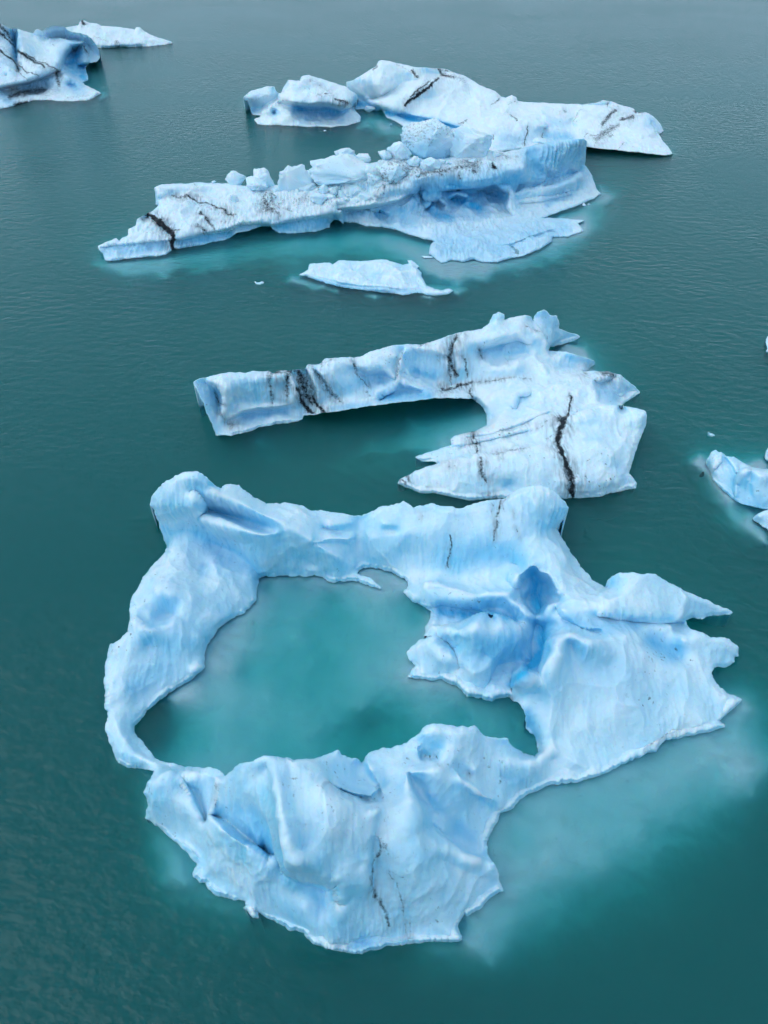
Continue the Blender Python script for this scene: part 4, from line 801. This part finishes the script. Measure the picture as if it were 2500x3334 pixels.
# blocks lying along its back: L1/L2 survey (foot u, foot v, width, height)
blocks = []
for f_, lst in (('L2', [(505,268,300,225,0.30,0.35),(715,278,230,215,0.0,0.15),(325,282,130,105,0,0.1),(405,312,90,70,0,0.1),(495,335,120,75,0.15,0.1),(300,395,175,115,0.55,0.15),(725,302,62,40,0.3,0.2),(310,405,34,28,0.1,0),(845,275,76,48,0,0.1),(175,395,90,95,0.05,0.1),(70,475,110,75,0.05,0.1),(130,510,130,70,0.05,0),(215,415,46,36,0.2,0),(560,305,50,30,0.3,0),(600,305,36,22,0.3,0),(250,290,80,70,0.2,0.1),(430,372,30,24,0.2,0),(390,372,36,24,0.4,0),(140,415,36,30,0,0),(1100,192,90,26,0,0)]),
                ('L1', [(1355,122,135,82,0,0.1),(1345,262,340,185,0.08,0.15),(1095,305,200,185,0,0.1),(920,258,120,110,0,0.1),(775,250,115,75,0,0.1),(880,282,150,78,0,0.15),(955,348,76,72,0.6,0),(1225,350,92,66,0,0.1),(1415,322,92,86,0,0.1),(1300,300,70,58,0.35,0),(1495,380,120,92,0.05,0.1),(768,352,46,58,0,0.05),(443,396,18,16,0,0),(1180,215,60,52,0,0.1),(1460,130,90,50,0,0),(1020,355,26,20,0,0),(1110,350,40,24,0,0),(1250,300,60,60,0,0.1),(1350,320,60,46,0.25,0),(1000,300,60,60,0,0),(1160,290,90,60,0,0.1),(1520,250,90,80,0.25,0.1),(1440,350,40,30,0.3,0),(1380,345,40,28,0.5,0),(1560,220,80,60,0.4,0),(1060,320,60,36,0.1,0),(665,243,40,16,0,0)])):
    x0, y0, s = FR[f_]
    for i, (x, y, w, h, dirt, bl) in enumerate(lst):
        boulder('ice_block', lb, lf, x0 + x / s, y0 + y / s, w / s, h / s, 100 + len(blocks), dirt, bl); blocks.append(1)
rr = random.Random(11)
for i in range(60):
    x, y = (rr.uniform(1010, 1560), rr.uniform(270, 370)) if i % 2 else (rr.uniform(1200, 1650), rr.uniform(200, 330))
    s_ = rr.choice([8, 10, 12, 16, 20])
    boulder('ice_block', lb, lf, 300 + x / 1.659, 450 + y / 1.659, s_, s_ * rr.uniform(0.6, 0.9), 300 + i, rr.choice([0, 0, 0.2, 0.5]), 0)
for i in range(34):
    x, y = rr.uniform(1040, 1560), rr.uniform(190, 330)
    y = max(y, 330 - (x - 1000) * 0.25)
    boulder('ice_block', lb, lf, 300 + x / 1.659, 450 + y / 1.659, rr.uniform(18, 38), rr.uniform(12, 30), 500 + i, rr.choice([0, 0, 0.25]), 0.1, sink=0.4)
for i in range(14):
    boulder('ice_block', lb, lf, 1100 + rr.uniform(1080, 1360) / 1.659, 350 + rr.uniform(470, 540) / 1.659, rr.uniform(6, 18), rr.uniform(3, 7), 400 + i)

# ================================================================== 4  floe in front of the long berg
fb = thing('iceberg', 'small low flat-topped iceberg floating alone in front of the long rubble-strewn berg', 'iceberg')
f_out = (fr('L1', [(1115,738,0),(1165,710,8),(1175,678,18),(1230,673,20),(1280,671,20),(1300,681,16),(1330,662,24),(1500,660,26),(1590,655,26)])
 + fr('L2', [(313,838,22),(350,846,14),(382,842,9),(360,818,14),(400,825,12),(442,858,5),(430,870,4),(456,890,3),(452,912,3),(466,940,0),(480,962,0),(560,990,1),(600,980,4),(630,990,0),(600,1008,0),(510,1018,0),(430,1000,0),(350,1015,0),(250,1000,0),(120,985,0),(0,968,0)])
 + fr('L1', [(1250,778,0),(1180,757,0),(1140,744,0)]))
f_l = [fr('L1', [(1180,700,13),(1300,715,12),(1360,700,18),(1500,700,20),(1560,690,22)]), fr('L1', [(1170,735,6),(1260,752,6),(1330,775,6)]), fr('L2', [(0,950,8),(150,962,7),(350,975,6),(440,950,4)]), fr('L2', [(60,870,20),(120,910,14),(200,930,10),(250,880,18)]), fr('L2', [(200,850,24),(300,880,16),(400,900,8)])]
f_edges = [('L1', [(1150,735,5),(1260,757,7),(1330,775,9)], (0,5), 4), ('L2', [(0,945,10),(120,962,9),(250,975,9),(350,985,8),(430,970,6)], (0,5), 4), ('L2', [(70,880,21),(130,905,18),(180,940,12)], (5,0), 7), ('L2', [(240,930,13),(290,890,19),(330,880,18)], (-5,0), 5)]
ice_sheet('ice_body', fb, f_out, [], f_l, f_edges, step=2.3, rough=2.4, whiteness=0.4, blue=[(fr('L1', [(1200,765,12),(1330,795,14),(1400,805,14)], 0.7), 0.5), (fr('L2', [(100,975,10),(350,995,12),(450,990,10)], 0.7), 0.4), (fr('L2', [(200,910,20),(220,900,16)], 0.7), 0.35)], seed=9.0)
submerged(fb, (900, 820, 1620, 1040), fr('L1', [(1080,750,0.9),(1150,775,0.8),(1250,800,0.9),(1330,830,1.1),(1200,830,2.4),(1040,780,2.2)]) + fr('L2', [(0,1000,1.2),(150,1020,1.4),(300,1035,1.3),(450,1030,0.9),(560,1020,0.7),(650,1020,1.2),(700,990,1.6),(200,1060,2.8),(500,1060,2.8)]), deep=17.5, step=7, seed=6.0)

# ================================================================== 5  slanted slab iceberg behind
bb = thing('iceberg', 'broad white slab iceberg with thin dark bands, rising behind the long berg', 'iceberg')
b_out = (fr('B1', [(695,215,62),(740,205,76),(800,165,92),(870,125,106),(890,90,116),(910,82,120),(960,88,116),(1010,105,110),(1100,125,106),(1200,130,102),(1260,133,100),(1330,150,94),(1400,175,84),(1500,235,68),(1590,270,56),(1625,305,46)])
 + fr('B2', [(455,127,46),(490,110,54),(515,122,48),(525,147,40),(600,152,40),(740,158,40),(850,165,40),(920,165,42),(1000,155,48),(1040,138,56),(1090,148,54),(1150,170,47),(1220,188,42),(1240,212,36),(1290,212,40),(1340,235,32),(1380,280,16),(1405,325,0),(1380,338,0),(1360,330,20),(1400,390,12),(1430,420,7),(1460,465,3),(1420,472,4),(1300,462,9),(1200,450,11),(1100,438,13),(1000,428,15),(940,422,15),(900,440,0),(700,440,0),(560,436,0),(380,450,0),(250,420,0)])
 + fr('B1', [(1250,520,0),(1090,497,0),(1050,487,0),(1000,457,0),(940,430,0),(908,385,0),(870,386,0),(800,380,0),(740,382,0),(735,360,3),(770,320,10),(755,290,26),(705,250,48)]))
b_l = [fr('B1', [(700,230,56),(780,280,38),(840,330,22)]), fr('B1', [(840,345,14),(915,372,16),(980,395,17),(1100,415,14),(1198,434,14),(1380,480,12)]), fr('B1', [(930,400,4),(1000,425,3),(1080,450,2),(1200,470,2)]), fr('B1', [(850,332,22),(1000,290,50),(1150,210,84),(1250,190,84),(1400,230,72),(1600,300,50)]),
 fr('B1', [(900,130,106),(950,200,84),(900,280,52)]), fr('B1', [(1000,110,108),(1090,160,94),(1120,190,86)]), fr('B1', [(1250,140,98),(1300,185,80)]), fr('B1', [(1100,330,44),(1250,300,54),(1450,330,44)]), fr('B1', [(1100,390,22),(1300,420,20)]), fr('B1', [(760,340,6),(800,330,10),(830,350,6)]),
 fr('B2', [(430,205,36),(600,195,36),(800,195,34)]), fr('B2', [(250,260,24),(300,320,14),(360,400,4)]), fr('B2', [(385,245,33),(470,225,37),(560,240,35),(640,265,34),(676,295,28)]), fr('B2', [(390,340,14),(420,400,5),(560,418,4),(650,408,4)]), fr('B2', [(500,310,20),(600,330,18)]), fr('B2', [(682,310,8),(684,370,2)]),
 fr('B2', [(692,235,32),(770,216,35),(850,240,32)]), fr('B2', [(700,370,3),(780,340,10),(845,365,3)]), fr('B2', [(855,270,22),(860,360,8)]), fr('B2', [(870,240,32),(900,202,38),(980,183,42),(1080,195,44),(1110,210,42)]), fr('B2', [(1130,240,34),(1180,262,34),(1280,275,36),(1350,330,26)]), fr('B2', [(950,320,26),(1000,380,22),(1200,340,30),(1300,420,16)]), fr('B2', [(900,400,16),(960,405,18)]), fr('B2', [(1260,240,32),(1320,270,24),(1370,320,8)])]
b_ash = [(fr('B1', p, s), g) for p, s, g in [([(1045,355,9),(1120,300,11),(1190,245,9),(1250,195,6)],0.6,1.15), ([(1080,310,6),(1150,250,9),(1195,210,6)],0.6,0.9), ([(1250,140,10),(1270,165,12),(1310,185,12),(1340,195,10)],0.6,0.8), ([(1095,150,10),(1120,185,9)],0.6,0.85), ([(860,150,5),(875,125,10)],0.6,0.7), ([(1330,180,30),(1400,210,30)],0.5,0.35), ([(1000,115,4),(1090,155,4)],0.6,0.5), ([(1260,140,6),(1340,155,6)],0.6,0.6), ([(1570,355,4),(1615,320,4)],0.6,0.7), ([(1370,470,4),(1420,440,4)],0.6,0.6), ([(1160,210,24),(1250,195,20)],0.5,0.3), ([(1060,370,4),(1035,400,4)],0.6,0.5)]]
b_ash += [(fr('B2', p, s), g) for p, s, g in [([(480,225,8),(520,260,8),(525,275,5)],0.6,0.75), ([(590,300,5),(575,360,5),(560,410,5)],0.6,0.95), ([(675,345,7),(680,380,5)],0.6,0.7), ([(1035,290,14),(1070,245,12),(1105,205,14)],0.6,0.85), ([(1150,258,14),(1220,252,10)],0.6,0.85), ([(1240,215,14),(1270,212,10)],0.6,0.85), ([(1000,380,24),(1050,335,26),(1130,290,12)],0.6,0.62), ([(970,355,12),(1010,345,10)],0.6,0.55), ([(1080,345,12),(1095,340,10)],0.6,0.6), ([(860,260,4),(890,210,4),(920,195,3)],0.6,0.6), ([(1065,185,5),(1078,150,5)],0.6,0.7), ([(1120,440,5),(1180,400,5)],0.6,0.5), ([(975,420,4),(1000,400,4)],0.6,0.5), ([(370,170,4),(415,140,4)],0.6,0.6), ([(460,180,4),(525,150,4)],0.6,0.5), ([(180,290,4),(220,260,4)],0.6,0.5), ([(805,215,8),(815,212,6)],0.6,0.7), ([(935,345,12),(950,340,10)],0.6,0.5), ([(520,380,26),(540,370,20)],0.6,0.3), ([(380,350,5),(380,380,5)],0.6,0.7)]]
b_blue = [(fr('B1', p, s), g) for p, s, g in [([(940,400,20),(1050,430,24),(1150,450,20),(1380,490,14)],0.7,0.9), ([(760,350,30),(800,350,30),(890,380,14)],0.7,0.8), ([(765,300,12),(800,310,14)],0.7,0.6)]]
b_blue += [(fr('B2', p, s), g) for p, s, g in [([(700,365,26),(780,355,26),(845,365,20)],0.7,0.7), ([(430,380,50),(500,400,50),(630,340,40)],0.6,0.45), ([(1320,270,30),(1370,310,24)],0.7,0.4), ([(720,280,50),(820,290,50)],0.6,0.25), ([(0,258,12),(130,296,12),(210,318,10)],0.7,0.9)]]
b_edges = [
 ('B1', [(840,345,16),(915,372,18),(980,395,19),(1100,415,18),(1198,434,16),(1380,485,14)], (0,6), 6), ('B1', [(850,332,24),(1000,290,52),(1150,212,88),(1250,190,88)], (0,-5), 8), ('B2', [(385,250,36),(470,222,40),(640,262,38),(680,300,30)], (0,-5), 6), ('B2', [(692,235,36),(770,214,38),(855,240,34)], (0,-5), 6), ('B2', [(862,270,32),(900,200,42),(980,182,46),(1085,195,46)], (-3,-5), 8), ('B2', [(1180,262,38),(1280,272,40),(1350,325,30)], (0,-5), 10)]
_, bf_ = ice_sheet('ice_body', bb, b_out, [], b_l, b_edges, step=2.3, rough=1.8, ash=b_ash, blue=b_blue, seed=12.0, amp=0.9, nscale=1.25, flute=0.6, whiteness=0.9, craggy=0.9, kscale=1.2, smear=0.4)
submerged(bb, (1080, 320, 2260, 640), fr('B1', [(900,440,1.2),(960,470,0.8),(1040,510,1.0),(850,470,2.0),(1000,520,1.8),(820,420,1.4)]) + fr('B2', [(1000,470,2.6),(1200,490,2.4),(1400,490,2.4),(1480,480,3)]), deep=17.5, step=6, seed=7.0)
x0, y0, s = FR['B1']
boulder('ice_block', bb, bf_, x0 + 835 / s, y0 + 390 / s, 70 / s, 45 / s, 21, kb=0)

# ================================================================== 6  block iceberg left of the slab
kb_ = thing('iceberg', 'squat two-peaked iceberg with blue undercut face, left of the white slab berg', 'iceberg')
k_out = fr('B1', [(72,310,46),(110,275,56),(220,240,64),(265,240,66),(280,275,50),(300,282,48),(315,250,64),(345,203,86),(415,208,86),(425,180,98),(470,172,98),(530,190,90),(600,215,80),(690,240,68),(720,265,60),(760,290,46),(765,320,32),(738,352,22),(750,390,12),(785,425,0),(780,455,0),(700,480,0),(600,486,0),(480,485,0),(380,480,0),(270,476,0),(165,470,0),(142,440,2),(185,418,6),(150,415,0),(130,410,0),(115,365,18),(100,330,38)])
k_l = [fr('B1', p) for p in [[(110,310,46),(170,320,42),(230,290,52),(275,290,46)], [(150,360,18),(180,400,6)], [(292,325,30),(240,360,20),(190,410,8)], [(300,320,44),(380,345,46),(480,352,46),(600,352,46),(670,372,38),(735,352,28)], [(370,395,22),(420,385,16),(500,390,12),(600,395,14),(680,400,14)], [(420,450,5),(560,460,5),(720,430,6)], [(360,230,80),(400,280,64),(480,300,58)], [(430,200,92),(540,250,74),(650,300,58)], [(230,400,18),(260,400,10),(300,380,28),(360,420,18)], [(200,440,8),(300,450,8)], [(640,445,4),(665,450,4)]]]
k_edges = [('B1', [(300,325,50),(380,345,50),(480,352,50),(600,352,50),(670,372,42),(735,352,32)], (0,6), 14), ('B1', [(300,285,58),(295,320,46),(240,360,34),(190,405,16)], (-6,0), 12)]
ice_sheet('ice_body', kb_, k_out, [], k_l, k_edges, step=2.2, rough=1.8, ash=[(fr('B1', p, 0.6), g) for p, g in [([(570,292,6),(590,298,5)], 0.8), ([(630,328,8),(665,345,8),(700,355,6)], 0.9), ([(525,300,5),(545,310,4)], 0.6), ([(480,210,4),(620,300,4)], 0.35), ([(660,360,14),(720,350,10)], 0.35)]],
          blue=[(fr('B1', p, 0.7), g) for p, g in [([(390,375,26),(480,385,36),(600,390,34),(680,395,24)], 0.85), ([(430,440,30),(520,430,30)], 0.45), ([(160,340,40),(130,390,30)], 0.45), ([(265,400,18),(260,410,14)], 0.5), ([(745,350,16),(750,320,14)], 0.5), ([(650,450,18),(670,450,14)], 0.4)]], seed=15.0, nscale=1.25, whiteness=0.75, craggy=1.2, kscale=1.35)
submerged(kb_, (740, 320, 1300, 520), fr('B1', [(300,490,2.0),(450,500,1.8),(600,505,1.6),(750,490,1.0),(830,470,1.2),(820,440,1.4),(900,500,2.4),(480,530,2.6)]), deep=17.5, step=6, seed=8.0)

# ================================================================== 7  banded berg at the left edge
tb = thing('iceberg', 'tilted iceberg with dark parallel bands, cut off by the left edge', 'iceberg')
t_out = fr('T', [(-330,560,24),(-240,260,100),(-90,110,150),(0,130,146),(40,150,138),(80,170,128),(150,175,126),(220,200,116),(300,220,106),(320,185,120),(345,178,120),(380,195,112),(400,175,118),(470,152,122),(550,152,118),(580,155,114),(600,180,104),(650,210,98),(720,215,96),(780,230,92),(830,270,78),(870,330,58),(892,380,42),(895,430,26),(870,465,20),(800,490,16),(772,530,10),(775,570,6),(790,600,3),(795,640,0),(745,660,0),(760,680,0),(830,710,0),(880,735,0),(915,760,0),(860,790,0),(800,820,0),(650,830,0),(500,825,0),(420,820,0),(300,820,0),(200,850,0),(100,880,0),(0,895,0),(-90,905,0),(-240,880,0),(-340,720,0)])
t_l = [fr('T', p) for p in [[(735,305,78),(650,340,66),(600,390,60),(560,480,48),(530,540,42),(360,620,38),(250,655,36),(0,700,34),(-80,715,34)], [(600,450,38),(640,430,34),(680,480,22),(690,560,10)], [(740,340,60),(720,420,40),(715,480,22)], [(800,300,58),(840,400,34),(820,470,18)], [(715,520,6),(730,600,2)],
 [(100,720,14),(250,690,16),(350,660,22),(480,620,30)], [(100,780,5),(300,740,6),(420,700,10)], [(0,760,16),(60,800,8)], [(520,620,26),(540,700,12)], [(580,600,30),(620,650,22),(700,680,12),(800,740,4)], [(620,680,8),(680,700,5)], [(500,720,14),(420,760,10),(300,800,6),(150,830,6),(0,860,4)], [(500,790,4),(700,790,4)],
 [(120,200,112),(130,300,86),(145,400,62),(160,500,42),(165,550,30)], [(160,200,122),(165,320,92),(180,480,58),(200,560,46)], [(90,220,112),(110,340,84),(130,450,62),(140,540,44)], [(300,240,100),(500,270,84),(650,300,76)], [(380,230,98),(440,258,88)], [(560,190,98),(600,260,80),(640,290,74)], [(450,400,64),(300,450,62)], [(0,300,100),(0,500,66)], [(60,600,44),(80,545,62),(130,560,58),(150,600,44)], [(340,250,98),(360,215,106)]]]
t_ash = [(fr('T', p, 0.42), g) for p, g in [([(0,140,16),(60,220,22),(110,290,16)], 0.75), ([(0,210,12),(70,290,14),(125,350,9)], 0.9), ([(0,380,12),(70,430,13),(140,490,10),(165,520,8)], 1.1), ([(165,370,14),(230,420,16),(320,480,14),(400,525,8)], 1.1), ([(230,400,10),(330,460,12),(420,500,10),(520,540,8)], 0.8), ([(180,520,8),(260,570,7),(350,610,6)], 0.85), ([(130,540,6),(190,590,6),(250,650,5)], 0.7), ([(0,320,5),(120,440,5)], 0.35), ([(520,550,18),(510,620,18),(525,690,14)], 0.75), ([(160,520,10),(165,555,8)], 0.8), ([(690,250,8),(700,275,6)], 0.6), ([(745,345,7),(790,410,8)], 0.75), ([(745,240,5),(840,340,4)], 0.4), ([(470,315,7),(500,322,5)], 0.6), ([(100,720,30),(150,715,30)], 0.55), ([(100,790,30),(180,770,30),(320,735,34),(400,720,26)], 0.8), ([(150,860,26),(240,840,20)], 0.9), ([(400,770,40),(520,730,40)], 0.35), ([(600,800,24),(800,780,20)], 0.3), ([(200,190,4),(240,215,4)], 0.3)]]
t_blue = [(fr('T', p, 0.7), g) for p, g in [([(130,230,28),(145,330,24),(150,430,14)], 0.8), ([(690,380,60),(640,470,60),(680,560,40)], 0.85), ([(740,520,40),(750,600,36)], 0.95), ([(480,200,60),(600,220,60),(720,260,60),(830,380,50)], 0.35), ([(350,650,40),(440,640,40),(220,700,40)], 0.55), ([(640,670,40),(700,710,36)], 0.6), ([(20,540,60),(40,580,40)], 0.3), ([(20,790,40),(120,850,30)], 0.5)]]
t_edges = [('T', [(735,305,82),(640,345,70),(580,420,58),(550,490,50)], (6,3), 20), ('T', [(530,540,44),(360,620,42),(250,655,40),(0,700,38)], (0,6), 14), ('T', [(160,200,124),(165,320,96),(175,480,62)], (-7,0), 16), ('T', [(715,485,30),(800,490,20)], (0,6), 10), ('T', [(380,195,112),(440,258,96),(530,262,88),(650,300,82),(735,305,80)], (0,-5), 14)]
ice_sheet('ice_body', tb, t_out, [], t_l, t_edges, step=2.2, rough=1.8, ash=t_ash, blue=t_blue, seed=18.0, nscale=1.3, amp=0.9, flute=0.5, whiteness=0.85, kscale=1.2, smear=0.5)
submerged(tb, (-160, 200, 420, 480), fr('T', [(940,770,0.7),(900,800,0.9),(700,850,1.4),(400,860,2.2),(200,890,2.4),(0,920,2.4),(980,780,1.6),(100,940,3.4)]), deep=17.5, step=6, seed=9.0)

# ================================================================== 8  far flat berg
gb = thing('iceberg', 'farthest low white wedge-shaped iceberg, behind the tilted banded berg', 'iceberg')
g_out = fr('T', [(520,190,44),(600,160,42),(700,146,40),(718,108,50),(735,95,54),(760,100,50),(800,120,44),(870,128,42),(910,150,36),(980,150,35),(1060,160,32),(1150,172,29),(1210,182,27),(1225,160,33),(1260,160,33),(1300,200,22),(1360,230,18),(1450,265,12),(1540,290,5),(1560,300,2),(1550,312,0),(1450,325,0),(1300,335,0),(1100,345,0),(950,352,0),(880,346,0),(700,345,0),(520,320,0)])
g_l = [fr('T', p) for p in [[(880,320,8),(1000,325,8),(1150,315,8),(1300,305,8),(1450,295,6)], [(800,200,32),(950,210,28),(1150,220,22),(1300,240,16)], [(850,270,18),(1100,270,16),(1300,275,12)]]]
ice_sheet('ice_body', gb, g_out, [], g_l, step=2.2, rough=1.6, ash=[(fr('T', p, 0.6), g) for p, g in [([(725,100,10),(745,130,10),(765,150,8)], 1.0), ([(1050,290,14),(1060,335,14)], 0.6), ([(860,270,6),(960,290,6)], 0.4), ([(1000,330,30),(1250,335,30)], 0.3)]], blue=[(fr('T', [(960,340,8),(1250,325,8)], 0.7), 0.4)], seed=21.0, nscale=1.3, flute=0.3, whiteness=0.9, kscale=1.3, smear=0.4)

# ================================================================== 9  bergs at the right edge
eb = thing('iceberg', 'rounded blue-white iceberg at the right edge, its left end glowing under the water', 'iceberg')
e_out = fr('E', [(275,1270,12),(280,1230,26),(320,1170,42),(362,1143,50),(385,1165,46),(410,1163,46),(450,1205,40),(485,1205,42),(520,1203,42),(560,1230,34),(600,1255,30),(680,1300,26),(800,1320,30),(950,1300,40),(1100,1350,20),(1150,1500,0),(1000,1640,0),(830,1682,0),(770,1675,2),(700,1660,4),(600,1636,4),(540,1612,0),(490,1582,0),(400,1490,0),(330,1410,0),(300,1340,0),(275,1295,3)])
e_l = [fr('E', p) for p in [[(350,1200,40),(400,1260,36),(380,1350,20)], [(480,1240,40),(470,1330,28),(460,1450,10)], [(555,1360,42),(600,1330,56),(640,1313,62),(690,1330,56),(740,1318,60),(850,1345,58)], [(540,1400,28),(560,1500,18),(560,1580,6)], [(660,1420,46),(700,1540,24)], [(830,1450,46),(830,1600,16)], [(600,1290,34),(540,1350,30)]]]
e_edges = [('E', [(550,1380,40),(570,1350,52),(640,1313,64),(690,1335,58),(740,1318,62),(850,1345,60)], (0,-5), 18), ('E', [(545,1400,38),(540,1480,26),(530,1560,12)], (-5,0), 10), ('E', [(420,1180,46),(400,1250,40),(340,1320,24)], (5,0), 8), ('E', [(450,1210,42),(520,1300,40),(545,1350,40)], (0,5), 6), ('E', [(690,1340,56),(680,1450,42),(700,1560,22)], (-5,0), 6)]
ice_sheet('ice_body', eb, e_out, [], e_l, e_edges, step=2.6, rough=2.6, seed=24.0, craggy=0.5, amp=0.9, whiteness=0.34, blue=[(fr('E', [(540,1420,40),(500,1520,40),(600,1620,40)], 0.8), 0.4), (fr('E', [(640,1620,30),(780,1660,30)], 0.8), 0.5)])
submerged(eb, (2150, 1380, 2640, 1980), fr('E', [(190,1240,0.4),(150,1270,0.8),(220,1200,0.5),(210,1320,1.0),(110,1260,2.6),(330,1450,0.8),(400,1550,0.8),(450,1640,1.0),(560,1680,1.8),(600,1720,2.2),(650,1780,0.6),(600,1820,0.8),(700,1860,0.6),(800,1930,0.6),(830,2000,1.0),(780,1990,1.4),(680,1950,2.4),(480,1760,2.4),(350,1600,2.4),(700,1250,0.9),(780,1230,0.7),(650,1250,2.2),(830,1290,0.5)]), deep=17.5, step=8, seed=10.0)
x0, y0, s = FR['E']
o = boulder('embedded_rock', eb, f0, x0 + 255 / s, y0 + 1335 / s, 17, 22, 75, kb=0, mat=ROCK); o.location.z = -0.8
e2 = thing('iceberg', 'small pale ice lump below the rounded berg, at the right edge', 'iceberg')
ice_sheet('ice_body', e2, fr('E', [(695,1768,4),(740,1722,20),(780,1706,26),(850,1680,28),(1000,1700,20),(1050,1850,0),(900,1905,0),(830,1872,0),(760,1822,0),(700,1788,0)]), [], [fr('E', [(750,1745,22),(800,1730,26),(900,1740,24)]), fr('E', [(760,1790,8),(850,1840,8)])], step=2.6, seed=26.0)
e3 = thing('iceberg', 'thin sliver of blue ice above the rounded berg, at the right edge', 'iceberg')
ice_sheet('ice_body', e3, fr('E', [(805,1235,0),(808,1160,16),(840,1110,28),(950,1080,28),(1050,1200,0),(900,1275,0)]), [], [fr('E', [(850,1150,22),(950,1130,22)])], step=2.6, seed=27.0)
e4 = thing('iceberg', 'tip of a pale ice floe barely in frame, halfway down the right edge', 'iceberg')
ice_sheet('ice_body', e4, fr('E', [(800,265,0),(822,238,6),(812,190,10),(826,120,14),(950,90,14),(1000,240,0),(900,300,0)]), [], [fr('E', [(850,200,10),(950,180,10)])], step=2.6, seed=28.0)

# ================================================================== 10  scraps of ice on the water
def scrap(label, f_, pts, seed):
    o = thing('ice_fragment', label, 'ice fragment', 'loose scraps of ice on the water')
    ice_sheet('ice_body', o, fr(f_, pts), [], [], step=1.6, rough=0.5, seed=seed, base=-0.3, amp=0.2)
scrap('small white scrap of ice floating left of the small flat-topped iceberg', 'L1', [(874,773,3),(882,772,5),(890,780,1),(905,778,3),(915,773,4),(930,777,2),(925,786,0),(905,794,0),(885,789,0)], 30)
scrap('thin flat flake of ice beside the low tip of the long berg', 'L2', [(446,802,2),(480,800,3),(515,806,1),(510,814,0),(470,815,0)], 31)
scrap('tiny upright scrap of ice above the rounded berg near the right edge', 'E', [(290,985,14),(296,981,15),(302,995,8),(330,1000,6),(358,1018,0),(320,1030,0),(292,1020,0)], 32)
scrap('tiny white ice crumb floating beside the squat two-peaked berg', 'B1', [(558,505,3),(575,503,3),(572,511,0),(560,512,0)], 33)
scrap('tiny white ice crumb in the gap before the white slab berg', 'B1', [(956,466,3),(970,464,3),(974,471,0),(958,472,0)], 34)
